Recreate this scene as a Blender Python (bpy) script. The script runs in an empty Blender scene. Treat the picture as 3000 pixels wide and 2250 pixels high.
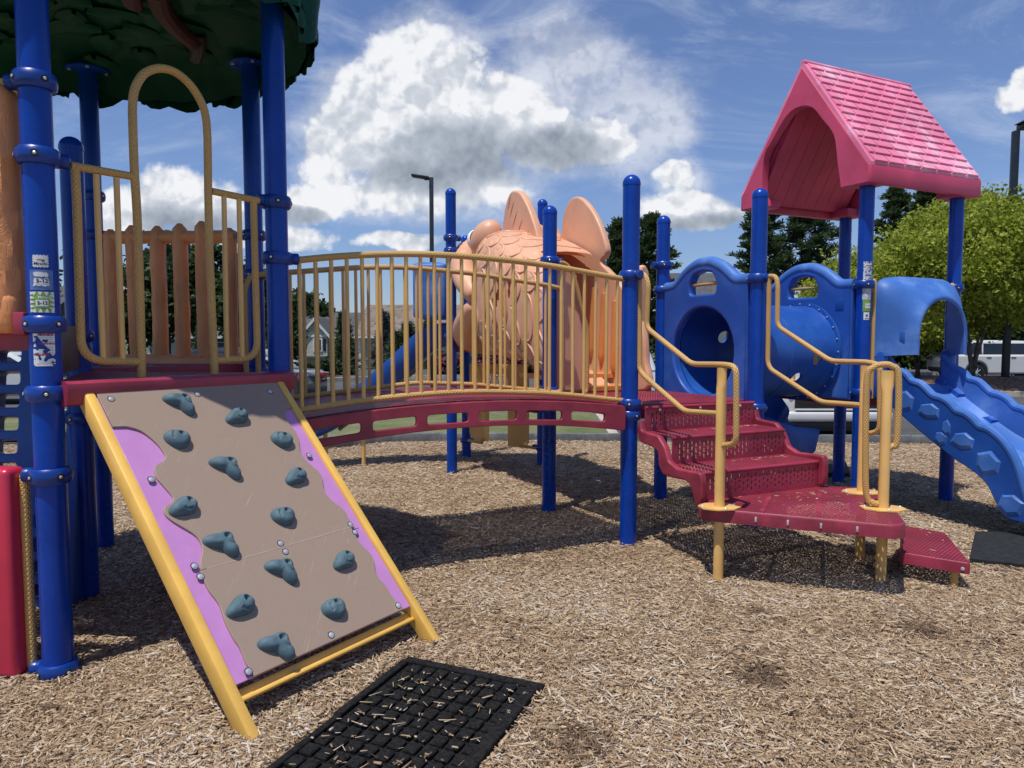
import bpy, bmesh, math, random
import numpy as np
from mathutils import Vector, Matrix, noise as mnoise
random.seed(7); RNG = np.random.default_rng(11)
R = math.radians
scene = bpy.context.scene
COL = scene.collection

# ------------------------------------------------------------------ camera
F = 2085.0; PITCH = R(3.6); CAMZ = 1.48
cam_d = bpy.data.cameras.new('camera'); cam = bpy.data.objects.new('camera', cam_d); COL.objects.link(cam)
cam_d.sensor_width = 36; cam_d.lens = 36 * F / 3000; cam_d.clip_end = 3000; cam_d.clip_start = .05
cam.location = (0, 0, CAMZ); cam.rotation_euler = (math.pi / 2 - PITCH, 0, 0)
scene.camera = cam

# measuring helpers: sight line of a point of the photograph, met with a real plane of the place
def ray(px, py):
    xc = (px - 1500) / F; yc = (1125 - py) / F
    return (xc, math.cos(PITCH) + yc * math.sin(PITCH), -math.sin(PITCH) + yc * math.cos(PITCH))
def onV(px, py, P, d):                      # vertical plane through P along d: (distance along d, height)
    r = ray(px, py); det = -r[0] * d[1] + r[1] * d[0]
    t = (-P[0] * d[1] + P[1] * d[0]) / det; a = (r[0] * P[1] - r[1] * P[0]) / det
    return a, CAMZ + t * r[2]
def onG(px, py, h=0.0):                     # level plane at height h
    r = ray(px, py); t = (h - CAMZ) / r[2]; return Vector((t * r[0], t * r[1], h))
def onY(px, py, y):                         # at distance y
    r = ray(px, py); t = y / r[1]; return Vector((t * r[0], y, CAMZ + t * r[2]))
def onP(px, py, O, n):                      # any plane
    r = Vector(ray(px, py)); c = Vector((0, 0, CAMZ)); t = (O - c).dot(n) / r.dot(n); return c + r * t

def sst(a, b, x):
    t = min(1, max(0, (x - a) / (b - a))); return t * t * (3 - 2 * t)
def gz(x, y):                               # mulch surface
    z = -.05 - .11 * sst(4.5, 9.5, y) - .06 * sst(-1.6, -2.8, x)*sst(3.2, 4.2, y) if x < -1.6 else -.05 - .11 * sst(4.5, 9.5, y)
    z += .05 * sst(4.5, 3.5, y) * sst(-1.9, -1.3, x) if y < 4.5 else 0
    z += .018 * mnoise.noise(Vector((x * .9, y * .9, 3.1))) + .008 * mnoise.noise(Vector((x * 2.7, y * 2.7, 1.7)))
    return z

# ------------------------------------------------------------------ the plan of the play structure (1.25 m module)
L = 1.25
def dv(a): return Vector((math.cos(R(a)), math.sin(R(a))))
u = dv(25.5); v = dv(115.5); dAB = dv(55.5); nAB = dv(-34.5)
pB = Vector((-1.38, 4.22)); pA = pB - L * dAB; pC = pB + L * v; pD = pC + L * dv(175.5); pM = (pA + pD) / 2
pF = pM * 2 - pC
pP = pB + 2.5 * u; pR = pP + L * u; pG = pP + L * v; pQ = pR + L * v
pS = pR + L * u; pT = pS + L * u; pW = pS + L * v; pU = pT + L * v
h1 = pG + 2 * L * v; h3 = h1 + L * u; h2 = h1 + L * dv(85.5)
def V3(p, z): return Vector((p[0], p[1], z))

# ------------------------------------------------------------------ materials
class NT:
    def __init__(s, tree): s.t = tree; s.n = tree.nodes; s.l = tree.links
    def node(s, kind, **kw):
        nd = s.n.new(kind)
        for k, val in kw.items(): setattr(nd, k, val)
        return nd
    def put(s, sock, val):
        if isinstance(val, bpy.types.NodeSocket): s.l.new(val, sock)
        elif val is not None: sock.default_value = val
    def math(s, op, a, b=None, c=None, clamp=False):
        nd = s.node('ShaderNodeMath', operation=op); nd.use_clamp = clamp
        s.put(nd.inputs[0], a); s.put(nd.inputs[1], b)
        if c is not None: s.put(nd.inputs[2], c)
        return nd.outputs[0]
    def vmath(s, op, a, b=None, c=None, out=0):
        nd = s.node('ShaderNodeVectorMath', operation=op); s.put(nd.inputs[0], a)
        if b is not None: s.put(nd.inputs[1], b)
        if c is not None: s.put(nd.inputs[2], c)
        return nd.outputs['Value'] if out else nd.outputs[0]
    def mix(s, fac, a, b):
        nd = s.node('ShaderNodeMix', data_type='RGBA'); s.put(nd.inputs[0], fac)
        s.put(nd.inputs[6], c4(a)); s.put(nd.inputs[7], c4(b)); return nd.outputs[2]
    def noise(s, vec, scale, detail=4, rough=.55, dist=0, out=0):
        nd = s.node('ShaderNodeTexNoise'); s.put(nd.inputs['Vector'], vec); nd.inputs['Scale'].default_value = scale
        nd.inputs['Detail'].default_value = detail; nd.inputs['Roughness'].default_value = rough; nd.inputs['Distortion'].default_value = dist
        return nd.outputs[out]
    def voro(s, vec, scale, feature='F1', out='Distance', rnd=1):
        nd = s.node('ShaderNodeTexVoronoi', feature=feature); s.put(nd.inputs['Vector'], vec); nd.inputs['Scale'].default_value = scale
        nd.inputs['Randomness'].default_value = rnd
        return nd.outputs[out]
    def ramp(s, fac, stops, interp='LINEAR'):
        nd = s.node('ShaderNodeValToRGB'); s.put(nd.inputs[0], fac); e = nd.color_ramp.elements; nd.color_ramp.interpolation = interp
        while len(e) < len(stops): e.new(.5)
        for i, (p, c) in enumerate(stops): e[i].position = p; e[i].color = c4(c)
        return nd.outputs[0]
    def sstep(s, a, b, x):
        nd = s.node('ShaderNodeMapRange', interpolation_type='SMOOTHSTEP'); s.put(nd.inputs[0], x)
        s.put(nd.inputs[1], a); s.put(nd.inputs[2], b); return nd.outputs[0]
    def bump(s, h, strength=.3, dist=.01, nrm=None):
        nd = s.node('ShaderNodeBump'); s.put(nd.inputs['Height'], h); nd.inputs['Strength'].default_value = strength
        nd.inputs['Distance'].default_value = dist
        if nrm is not None: s.put(nd.inputs['Normal'], nrm)
        return nd.outputs[0]
    def mapping(s, vec, scale=(1, 1, 1), rot=(0, 0, 0), loc=(0, 0, 0)):
        nd = s.node('ShaderNodeMapping'); s.put(nd.inputs[0], vec); nd.inputs['Scale'].default_value = scale
        nd.inputs['Rotation'].default_value = rot; nd.inputs['Location'].default_value = loc; return nd.outputs[0]
def c4(c):
    if isinstance(c, bpy.types.NodeSocket) or c is None: return c
    return tuple(c) if len(c) == 4 else tuple(c) + (1,)
def lin(r, g, b):                            # sRGB 0..255 to linear
    f = lambda x: x / 12.92 if x <= .04045 else ((x + .055) / 1.055) ** 2.4
    return tuple(f(x / 255) for x in (r, g, b))

def material(name):
    m = bpy.data.materials.new(name); m.use_nodes = True; nt = NT(m.node_tree)
    return m, nt, m.node_tree.nodes['Principled BSDF']
def coords(nt, kind='Object'): return nt.node('ShaderNodeTexCoord').outputs[kind]

def plain(name, col, rough=.5, coat=0, metal=0, vary=.12, vscale=3, bump=0, bscale=200, spec=.5, fade=None, dirt=0, transl=0):
    m, nt, b = material(name); co = coords(nt)
    n1 = nt.noise(co, vscale, 5, .6)
    dark = tuple(x * (1 - vary) for x in col); lite = tuple(min(1, x * (1 + vary) + vary * .02) for x in col)
    c = nt.mix(nt.sstep(.35, .65, n1), dark, lite)
    if fade:                                 # chalky weathering patches
        c = nt.mix(nt.math('MULTIPLY', nt.sstep(.45, .75, nt.noise(co, 1.7, 8, .7)), fade[1]), c, fade[0])
    if dirt:
        c = nt.mix(nt.math('MULTIPLY', nt.sstep(.52, .75, nt.noise(co, 6, 9, .72)), dirt), c, (.05, .04, .035))
    nt.put(b.inputs['Base Color'], c)
    b.inputs['Metallic'].default_value = metal; b.inputs['Specular IOR Level'].default_value = spec
    nt.put(b.inputs['Roughness'], nt.math('MULTIPLY_ADD', nt.noise(co, vscale * 4, 4), .16, rough - .08))
    b.inputs['Coat Weight'].default_value = coat; b.inputs['Coat Roughness'].default_value = .08
    if bump: nt.put(b.inputs['Normal'], nt.bump(nt.noise(co, bscale, 3), bump, .002))
    if transl:
        t = nt.node('ShaderNodeBsdfTranslucent'); nt.put(t.inputs[0], c)
        mx = nt.node('ShaderNodeMixShader'); mx.inputs[0].default_value = transl
        nt.l.new(b.outputs[0], mx.inputs[1]); nt.l.new(t.outputs[0], mx.inputs[2])
        nt.l.new(mx.outputs[0], m.node_tree.nodes['Material Output'].inputs[0])
    return m

def grip_mat(name, col):                     # knurled grip tube: diamond pattern along the tube's own uv (metres)
    m, nt, b = material(name); uv = nt.node('ShaderNodeUVMap').outputs[0]
    sx = nt.node('ShaderNodeSeparateXYZ'); nt.l.new(uv, sx.inputs[0])
    k = 2 * math.pi / .017
    a = nt.math('SINE', nt.math('MULTIPLY', nt.math('ADD', sx.outputs[0], nt.math('MULTIPLY', sx.outputs[1], .75)), k))
    d = nt.math('SINE', nt.math('MULTIPLY', nt.math('SUBTRACT', sx.outputs[0], nt.math('MULTIPLY', sx.outputs[1], .75)), k))
    h = nt.math('MAXIMUM', a, d)
    n1 = nt.noise(coords(nt), 4, 5)
    c = nt.mix(nt.sstep(.35, .7, n1), tuple(x * .86 for x in col), col)
    c = nt.mix(nt.math('MULTIPLY', nt.sstep(.2, .95, h), .36), c, tuple(x * .55 for x in col))
    nt.put(b.inputs['Base Color'], c); b.inputs['Roughness'].default_value = .42
    nt.put(b.inputs['Normal'], nt.bump(h, .7, .003)); return m

def perf_mat(name, col, pitch=(.0135, .018), thr=.45, rot=25.5, updir=True, dirt=.5):   # coated steel with punched slots
    m, nt, b = material(name); co = coords(nt)
    mp = nt.mapping(co, rot=(0, 0, -R(rot)))
    sx = nt.node('ShaderNodeSeparateXYZ'); nt.l.new(mp, sx.inputs[0])
    a = nt.math('SINE', nt.math('MULTIPLY', sx.outputs[0], math.pi / pitch[0]))
    d = nt.math('SINE', nt.math('MULTIPLY', sx.outputs[1], math.pi / pitch[1]))
    pr = nt.math('MULTIPLY', a, d)
    hole = nt.math('GREATER_THAN', pr, thr)
    c = nt.mix(nt.sstep(.35, .68, nt.noise(co, 2.2, 6, .65)), tuple(x * .72 for x in col), tuple(min(1, x * 1.12) for x in col))
    c = nt.mix(nt.math('MULTIPLY', nt.sstep(.5, .72, nt.noise(co, 3.3, 9, .7)), dirt), c, (.05, .03, .03))
    nt.put(b.inputs['Base Color'], c); b.inputs['Roughness'].default_value = .5
    nt.put(b.inputs['Alpha'], nt.math('SUBTRACT', 1, hole))
    nt.put(b.inputs['Normal'], nt.bump(pr, .35, .004)); return m

BLUE = (.0, .045, .34); YEL = (.74, .45, .145); MAR = (.31, .028, .060); ORG = (.62, .2, .055)
M = {}
M['blue'] = plain('blue_powder_coat', BLUE, .26, .0, vary=.14, vscale=2.2, dirt=.10, spec=.3, fade=((.02, .09, .40), .35))
M['blue_clamp'] = plain('blue_clamp_paint', (.0, .038, .26), .34, .05, bump=.15, bscale=90)
M['yellow'] = plain('yellow_powder_coat', YEL, .4, .1, vary=.08, dirt=.12)
M['grip'] = grip_mat('yellow_grip_coating', YEL)
M['rail_yellow'] = plain('yellow_steel_channel', (.80, .48, .10), .38, .15, vary=.07, vscale=5, dirt=.06)
M['maroon'] = plain('maroon_coating', MAR, .42, .05, vary=.2, vscale=3, dirt=.14, bump=.2, bscale=120)
M['maroon_worn'] = plain('maroon_coating_worn', (.28, .026, .054), .5, 0, vary=.25, vscale=4, dirt=.35, bump=.2, bscale=120)
M['perf'] = perf_mat('maroon_perforated', (.30, .031, .058))
M['perf_l'] = perf_mat('maroon_perforated_landing', (.30, .031, .058), rot=-8)
M['red'] = plain('red_plastic', (.56, .025, .07), .34, .1, vary=.08, bump=.12, bscale=160)
M['plastic'] = plain('blue_plastic', (.008, .075, .36), .4, .03, vary=.14, vscale=1.6, bump=.12, bscale=170, fade=((.06, .18, .46), .4))
M['plastic_l'] = plain('sunworn_blue_plastic', (.016, .09, .42), .45, .02, vary=.14, vscale=1.6, bump=.12, bscale=170, fade=((.12, .26, .58), .55))
M['pink'] = plain('pink_plastic', (.80, .22, .36), .5, .0, vary=.1, vscale=2.2, bump=.1, bscale=150, fade=((.93, .62, .74), 1.0))  # sunlit tone of the roof top put into the colour, with chalky patches
M['pink_in'] = plain('pink_plastic_shade', (.60, .065, .14), .5, 0, vary=.12, vscale=2.2, bump=.1, bscale=150)  # darker copy for gable, eaves and lining, shade put into the colour
M['orange'] = plain('orange_log_plastic', (.60, .20, .065), .42, .05, vary=.16, vscale=3, bump=.15, bscale=110)
def woody(name, col):
    m, nt, b = material(name); co = coords(nt)
    d = nt.noise(nt.mapping(co, scale=(5, 5, 1.2)), 1.6, 4, .6, 1.2); rings = nt.math('SINE', nt.math('MULTIPLY', d, 62)); groove = nt.sstep(.55, .98, rings)
    n1 = nt.noise(co, 3, 5); c = nt.mix(nt.sstep(.35, .7, n1), tuple(x * .84 for x in col), tuple(x * 1.08 for x in col))
    nt.put(b.inputs['Base Color'], c); b.inputs['Roughness'].default_value = .45
    nt.put(b.inputs['Normal'], nt.bump(nt.math('SUBTRACT', 1, groove), .35, .01)); return m
M['orange'] = woody('orange_log_plastic_carved', (.84, .34, .12))
M['peach'] = plain('peach_plastic', (.80, .43, .26), .45, .03, vary=.08, vscale=2, bump=.1, bscale=140, fade=((.84, .54, .38), .5), transl=.12)
M['peach_o'] = plain('orange_fish_plastic', (.85, .36, .12), .45, .03, vary=.1, vscale=2, bump=.1, bscale=140, transl=.25)
M['groove'] = plain('fin_groove_shade', (.42, .13, .05), .55)  # dark tone stands for the shade inside the moulded fin slits
def scuffed(name, col, lite):
    m, nt, b = material(name); co = coords(nt); n1 = nt.noise(co, 30, 6, .7)
    c = nt.mix(n1, tuple(x * .95 for x in col), tuple(x * 1.05 for x in col))
    for k, (rz, sc, th) in enumerate(((18, (150, 5, 5), .66), (-12, (190, 4, 4), .68), (50, (120, 6, 6), .69))):
        sn = nt.noise(nt.mapping(co, scale=sc, rot=(.3 * k, .4, R(rz)), loc=(k, 2 * k, 0)), 1, 2, .5); msk = nt.sstep(.45, .62, nt.noise(co, 2.2 + k, 3))
        c = nt.mix(nt.math('MULTIPLY', nt.math('MULTIPLY', nt.sstep(th, th + .03, sn), msk), .55), c, lite)
    d = nt.math('MULTIPLY', nt.sstep(.60, .80, nt.noise(co, 9, 10, .75)), .22); c = nt.mix(d, c, (.09, .07, .055))
    nt.put(b.inputs['Base Color'], c); b.inputs['Roughness'].default_value = .5; nt.put(b.inputs['Normal'], nt.bump(nt.noise(co, 420, 3), .25, .002)); return m
M['tan_panel'] = scuffed('tan_panel_plastic', (.325, .24, .18), (.48, .39, .32))
M['seam'] = plain('pale_panel_edge', (.46, .36, .29), .6)
M['purple'] = plain('purple_panel_plastic', (.52, .235, .52), .42, .05, vary=.04, vscale=7, bump=.2, bscale=420)
M['hold'] = plain('slate_climbing_hold', (.075, .135, .165), .68, 0, vary=.12, vscale=30, bump=.3, bscale=500)
M['steel'] = plain('bolt_steel', (.72, .72, .72), .3, 0, .55, vary=.1)
M['dark'] = plain('dark_recess', (.012, .012, .014), .6)
M['rubber'] = plain('black_crumb_rubber', (.0075, .0075, .008), .9, 0, vary=.4, vscale=60, bump=.9, bscale=300, dirt=.0, spec=.2)
M['rubber2'] = plain('grey_black_rubber', (.018, .02, .021), .8, 0, spec=.25, vary=.2, vscale=20, bump=.6, bscale=300)
M['chalk_sheen'] = plain('chalky_sheen_blue_plastic', (.05, .16, .50), .5, 0, vary=.14, vscale=1.6, bump=.12, bscale=170, fade=((.27, .42, .70), .7), spec=.35)  # chalky fading plus sky reflection and sun, put into the pale colour
M['green'] = plain('green_leaf_plastic', (.004, .055, .030), .5, 0, spec=.08, vary=.2, vscale=2, bump=.12, bscale=120)
M['branch'] = plain('brown_branch_plastic', (.05, .013, .012), .6)
M['ylw_perf'] = perf_mat('yellow_perforated', (.5, .26, .07), (.03, .018), .4, dirt=.1)
M['white'] = plain('white_print', (.72, .73, .74), .4)
M['ink'] = plain('black_print', (.02, .02, .022), .5)
M['redink'] = plain('red_print', (.35, .03, .06), .5)
M['grnink'] = plain('green_print', (.02, .16, .09), .5)
M['stk_blue'] = plain('faded_blue_sticker', (.10, .17, .42), .35, vary=.2, vscale=30)
M['stk_green'] = plain('green_sticker', (.19, .36, .04), .4, vary=.2, vscale=20)
M['stk_grey'] = plain('grey_sticker', (.42, .46, .5), .35, vary=.35, vscale=50)
M['eye'] = plain('eye_white', (.8, .8, .8), .3)
M['pole_black'] = plain('black_pole_paint', (.012, .016, .018), .4)
M['timber'] = plain('grey_border_plastic', (.14, .15, .155), .5, vary=.2, vscale=5)

# ------------------------------------------------------------------ mesh helpers
class MB:
    def __init__(s): s.v = []; s.f = []; s.m = []; s.uv = []
    def add(s, vs, fs, mi=0, uv=None):
        o = len(s.v); s.v += [tuple(q) for q in vs]; s.f += [tuple(i + o for i in f) for f in fs]; s.m += [mi] * len(fs)
        s.uv += list(uv) if uv else [(0, 0)] * len(vs); return s
    def mesh(s, me, mi=0, mat=None):
        vs = [(mat @ q.co if mat else q.co) for q in me.vertices]
        return s.add(vs, [tuple(p.vertices) for p in me.polygons], mi)
    def box(s, c, size, mat=None, bev=0, mi=0, seg=2):
        bm = bmesh.new(); bmesh.ops.create_cube(bm, size=1)
        for q in bm.verts: q.co = Vector((q.co.x * size[0], q.co.y * size[1], q.co.z * size[2]))
        if bev: bmesh.ops.bevel(bm, geom=bm.edges[:], offset=bev, segments=seg, profile=.5, affect='EDGES')
        T = Matrix.Translation(Vector(c)) @ (mat.to_4x4() if mat else Matrix.Identity(4))
        bm.verts.index_update()
        s.add([T @ q.co for q in bm.verts], [[q.index for q in f.verts] for f in bm.faces], mi); bm.free(); return s
    def tube(s, pts, r, n=12, mi=0, caps=True, closed=False, squash=None):
        P = [Vector(p) for p in pts]; K = len(P); rr = r if hasattr(r, '__len__') else [r] * K
        T = []
        for i in range(K):
            a = P[(i - 1) % K] if (closed or i > 0) else P[i]; b = P[(i + 1) % K] if (closed or i < K - 1) else P[i]
            T.append((b - a).normalized())
        up = Vector((0, 1, 0.02)) if abs(T[0].y) < .9 else Vector((1, 0, .02))
        nx = (up - T[0] * up.dot(T[0])).normalized()
        vs = []; uv = []; acc = 0
        for i in range(K):
            nx = (nx - T[i] * nx.dot(T[i])).normalized(); ny = T[i].cross(nx)
            if i: acc += (P[i] - P[i - 1]).length
            for j in range(n + 1):
                a = 2 * math.pi * j / n
                vs.append(P[i] + (nx * math.cos(a) + ny * math.sin(a)) * rr[i]); uv.append((a * rr[i], acc))
        W = n + 1
        fs = [(i * W + j, i * W + j + 1, (i + 1) * W + j + 1, (i + 1) * W + j) for i in range(K - 1) for j in range(n)]
        if closed: fs += [((K - 1) * W + j, (K - 1) * W + j + 1, j + 1, j) for j in range(n)]
        elif caps: fs += [tuple(range(n - 1, -1, -1)), tuple((K - 1) * W + j for j in range(n))]
        return s.add(vs, fs, mi, uv)
    def lathe(s, prof, n=24, base=(0, 0, 0), mat=None, mi=0, cap=True):
        b = Vector(base); vs = []; K = len(prof)
        for (r, z) in prof:
            for j in range(n):
                a = 2 * math.pi * j / n; q = Vector((r * math.cos(a), r * math.sin(a), z)); vs.append(b + (mat @ q if mat else q))
        fs = [(i * n + j, i * n + (j + 1) % n, (i + 1) * n + (j + 1) % n, (i + 1) * n + j) for i in range(K - 1) for j in range(n)]
        if cap: fs += [tuple(range(n - 1, -1, -1)), tuple((K - 1) * n + j for j in range(n))]
        return s.add(vs, fs, mi)
    def poly(s, pts, mi=0): return s.add(pts, [tuple(range(len(pts)))], mi)
    def prism(s, base, top, mi=0, caps=True):
        n = len(base); fs = [(i, (i + 1) % n, n + (i + 1) % n, n + i) for i in range(n)]
        if caps: fs += [tuple(range(n - 1, -1, -1)), tuple(range(n, 2 * n))]
        return s.add(list(base) + list(top), fs, mi)
    def build(s, name, mats, parent=None, smooth=35):
        me = bpy.data.meshes.new(name); off = Vector(parent.location) if parent else Vector((0, 0, 0))
        if parent and parent.parent: off = off + Vector(parent.parent.location)
        me.from_pydata([(a - off.x, b - off.y, c - off.z) for a, b, c in s.v], [], s.f)
        if not isinstance(mats, (list, tuple)): mats = [mats]
        for m in mats: me.materials.append(M[m] if isinstance(m, str) else m)
        me.polygons.foreach_set('material_index', s.m)
        ul = me.uv_layers.new(name='uv'); uva = np.array(s.uv, dtype=np.float32)
        li = np.empty(len(me.loops), dtype=np.int32); me.loops.foreach_get('vertex_index', li)
        ul.data.foreach_set('uv', uva[li].ravel())
        if smooth:
            me.polygons.foreach_set('use_smooth', [True] * len(me.polygons)); me.set_sharp_from_angle(angle=R(smooth))
        me.update()
        o = bpy.data.objects.new(name, me); COL.objects.link(o)
        if parent: o.parent = parent
        return o

def tag(o, label=None, cat=None, group=None, kind=None):
    if label: o['label'] = label
    if cat: o['category'] = cat
    if group: o['group'] = group
    if kind: o['kind'] = kind
    return o
def thing(name, label, cat, loc=(0, 0, 0), group=None):
    o = bpy.data.objects.new(name, None); COL.objects.link(o); o.location = loc; o.empty_display_size = .1
    return tag(o, label, cat, group)

def fillet(pts, r, n=6):                     # round the corners of an open 3D/2D path
    P = [Vector(p) for p in pts]; out = [P[0]]
    for i in range(1, len(P) - 1):
        a, b, c = P[i - 1], P[i], P[i + 1]; la, lc = (a - b).length, (c - b).length
        rr = min(r, la * .49, lc * .49); p0 = b + (a - b).normalized() * rr; p1 = b + (c - b).normalized() * rr
        for k in range(n + 1):
            t = k / n; out.append(p0 * (1 - t) ** 2 + b * 2 * t * (1 - t) + p1 * t * t)
    return out + [P[-1]]
def round_poly(pts, r, n=4):
    P = [Vector(p) for p in pts]; K = len(P); out = []
    for i in range(K):
        a, b, c = P[i - 1], P[i], P[(i + 1) % K]; rr = min(r, (a - b).length * .49, (c - b).length * .49)
        p0 = b + (a - b).normalized() * rr; p1 = b + (c - b).normalized() * rr
        for k in range(n + 1):
            t = k / n; out.append(p0 * (1 - t) ** 2 + b * 2 * t * (1 - t) + p1 * t * t)
    return out
def crom(pts, n=6, closed=False):            # smooth curve through points
    P = [Vector(p) for p in pts]; K = len(P); out = []
    g = (lambda i: P[i % K]) if closed else (lambda i: P[max(0, min(K - 1, i))])
    for i in range(K if closed else K - 1):
        a, b, c, d = g(i - 1), g(i), g(i + 1), g(i + 2)
        for k in range(n):
            t = k / n; out.append(.5 * (2 * b + (c - a) * t + (2 * a - 5 * b + 4 * c - d) * t * t + (3 * b - a - 3 * c + d) * t ** 3))
    return out if closed else out + [P[-1]]

def flat_plate(outer, holes, thick, bev=0):  # 2D outline with holes, thickened and bevelled; returns a mesh in local xy
    cu = bpy.data.curves.new('outline', 'CURVE'); cu.dimensions = '2D'; cu.fill_mode = 'BOTH'
    cu.extrude = max(thick / 2 - bev, .0001); cu.bevel_depth = bev; cu.bevel_resolution = 2; cu.offset = -bev
    for ring in [outer] + list(holes):
        sp = cu.splines.new('POLY'); sp.points.add(len(ring) - 1); sp.use_cyclic_u = True
        for i, q in enumerate(ring): sp.points[i].co = (q[0], q[1], 0, 1)
    o = bpy.data.objects.new('outline', cu); me = bpy.data.meshes.new_from_object(o)
    bpy.data.objects.remove(o); bpy.data.curves.remove(cu); return me
def plane_matrix(P, d, off=0.0):             # x along d, y up, z out of the plane
    n = Vector((d[1], -d[0], 0)); m = Matrix(((d[0], 0, n.x, P[0] + n.x * off), (d[1], 0, n.y, P[1] + n.y * off), (0, 1, 0, 0), (0, 0, 0, 1)))
    return m
def wall_plate(mb, P, d, outer, holes, thick, bev=0, off=0, mi=0):
    me = flat_plate(outer, holes, thick, bev); mb.mesh(me, mi, plane_matrix(P, d, off)); bpy.data.meshes.remove(me); return mb
def tr(P, d, pts): return [onV(x, y, P, d) for x, y in pts]      # photo points on the plane
def tr3(P, d, pts, off=0):
    n = Vector((d[1], -d[0])); Q = Vector(P) + n * off
    return [V3(Q + Vector(d) * a, h) for a, h in tr(Q, d, pts)]
def rect(x0, y0, x1, y1, r=.02): return round_poly([(x0, y0), (x1, y0), (x1, y1), (x0, y1)], r)
def circle(cx, cy, r, n=40): return [(cx + r * math.cos(2 * math.pi * k / n), cy + r * math.sin(2 * math.pi * k / n)) for k in range(n)]

def text_mesh(s, size, bold=0.0):
    cu = bpy.data.curves.new('lettering', 'FONT'); cu.body = s; cu.size = size; cu.align_x = 'CENTER'; cu.align_y = 'CENTER'
    cu.offset = bold; cu.resolution_u = 2
    o = bpy.data.objects.new('lettering', cu); me = bpy.data.meshes.new_from_object(o)
    bpy.data.objects.remove(o); bpy.data.curves.remove(cu); return me

def quads_mesh(name, V, tone, mat, parent=None, smooth=False):    # V (N,4,3) loose quads with one tone each
    N = len(V); me = bpy.data.meshes.new(name)
    off = np.array(parent.location) if parent else np.zeros(3)
    me.vertices.add(N * 4); me.vertices.foreach_set('co', (V - off).astype(np.float32).ravel())
    me.loops.add(N * 4); me.loops.foreach_set('vertex_index', np.arange(N * 4, dtype=np.int32))
    me.polygons.add(N); me.polygons.foreach_set('loop_start', np.arange(0, N * 4, 4, dtype=np.int32))
    me.polygons.foreach_set('loop_total', np.full(N, 4, dtype=np.int32))
    at = me.attributes.new('tone', 'FLOAT', 'FACE'); at.data.foreach_set('value', tone.astype(np.float32))
    me.materials.append(mat); me.update(calc_edges=True); me.validate()
    o = bpy.data.objects.new(name, me); COL.objects.link(o)
    if parent: o.parent = parent
    return o
# ------------------------------------------------------------------ posts with clamps, caps and stickers
PR = .0635
_clamp = {}
def clamp_mesh(nub):
    if nub not in _clamp:
        mb = MB()
        prof = [(PR - .001, -.036), (PR + .012, -.036), (PR + .021, -.026), (PR + .025, 0), (PR + .021, .026), (PR + .012, .036), (PR - .001, .036)]
        mb.lathe(prof, 32, cap=False)
        for k in range(3 if nub else 4):
            a = R(60 + 90 * k); q = Vector((math.cos(a), math.sin(a), 0))
            rot = q.to_track_quat('Z', 'Y').to_matrix()
            mb.lathe([(.016, -.004), (.0155, .0015), (.0125, .0015)], 12, q * (PR + .0235), rot, 2, cap=False)
            mb.lathe([(.0125, .0012), (.0, .0012)], 12, q * (PR + .0235), rot, 2, cap=False)
            mb.lathe([(.0075, 0), (.007, .004), (.004, .006), (0, .006)], 10, q * (PR + .0235), rot, 1, cap=False)
        if nub:
            rot = Vector((1, 0, 0)).to_track_quat('Z', 'Y').to_matrix()
            mb.lathe([(.034, .05), (.036, .085), (.031, .09), (.034, .095), (.034, .118), (.026, .124), (.0, .124)], 18, (0, 0, 0), rot, 0, cap=False)
        _clamp[nub] = mb.build('clamp', ['blue_clamp', 'steel', 'dark'], None)
        me = _clamp[nub].data; bpy.data.objects.remove(_clamp[nub]); _clamp[nub] = me
    return _clamp[nub]
_dome = None
def post(p, top, label, clamps=(), dome=True, group='blue posts holding up the play structure', flange=False):
    global _dome
    z0 = gz(p[0], p[1])
    mb = MB(); mb.lathe([(PR, z0 - .15), (PR, top - (PR if dome else 0))], 40, (p[0], p[1], 0))
    root = bpy.data.objects.new('x', None); root.location = (p[0], p[1], z0)
    o = mb.build('support_post', 'blue', None)
    o.data.transform(Matrix.Translation((-p[0], -p[1], -z0))); o.location = (p[0], p[1], z0)
    bpy.data.objects.remove(root)
    tag(o, label, 'post', group)
    if dome:
        if _dome is None:
            prof = [(PR + .0025, -.012), (PR + .003, 0)] + [((PR + .003) * math.cos(t), (PR + .003) * math.sin(t)) for t in [k * math.pi / 2 / 9 for k in range(1, 10)]]
            d = MB().lathe(prof, 36, cap=False).build('dome_cap', 'blue', None); _dome = d.data; bpy.data.objects.remove(d)
        d = bpy.data.objects.new('dome_cap', _dome); COL.objects.link(d); d.parent = o; d.location = (0, 0, top - PR - z0)
    if flange:
        f = MB().lathe([(PR, -.004), (.15, -.004), (.15, .004), (PR, .004)], 24, (0, 0, 0), cap=False)
        for k in range(4): f.lathe([(.012, -.012), (.012, -.004)], 8, (.12 * math.cos(k * 1.57 + .5), .12 * math.sin(k * 1.57 + .5), 0), mi=1)
        fo = f.build('flange', ['blue', 'steel'], None); fo.parent = o; fo.location = (0, 0, 3.478 - z0)
    for c in clamps:
        h, ang = c[0], c[1]
        k = bpy.data.objects.new('clamp', clamp_mesh(ang is not None)); COL.objects.link(k); k.parent = o
        k.location = (0, 0, h - z0); k.rotation_euler = (0, 0, R(ang) if ang is not None else R(c[2] if len(c) > 2 else 20))
    return o
def hp(px, py, p):                           # height of a photo point at post p
    return onY(px, py, p[1]).z

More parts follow.
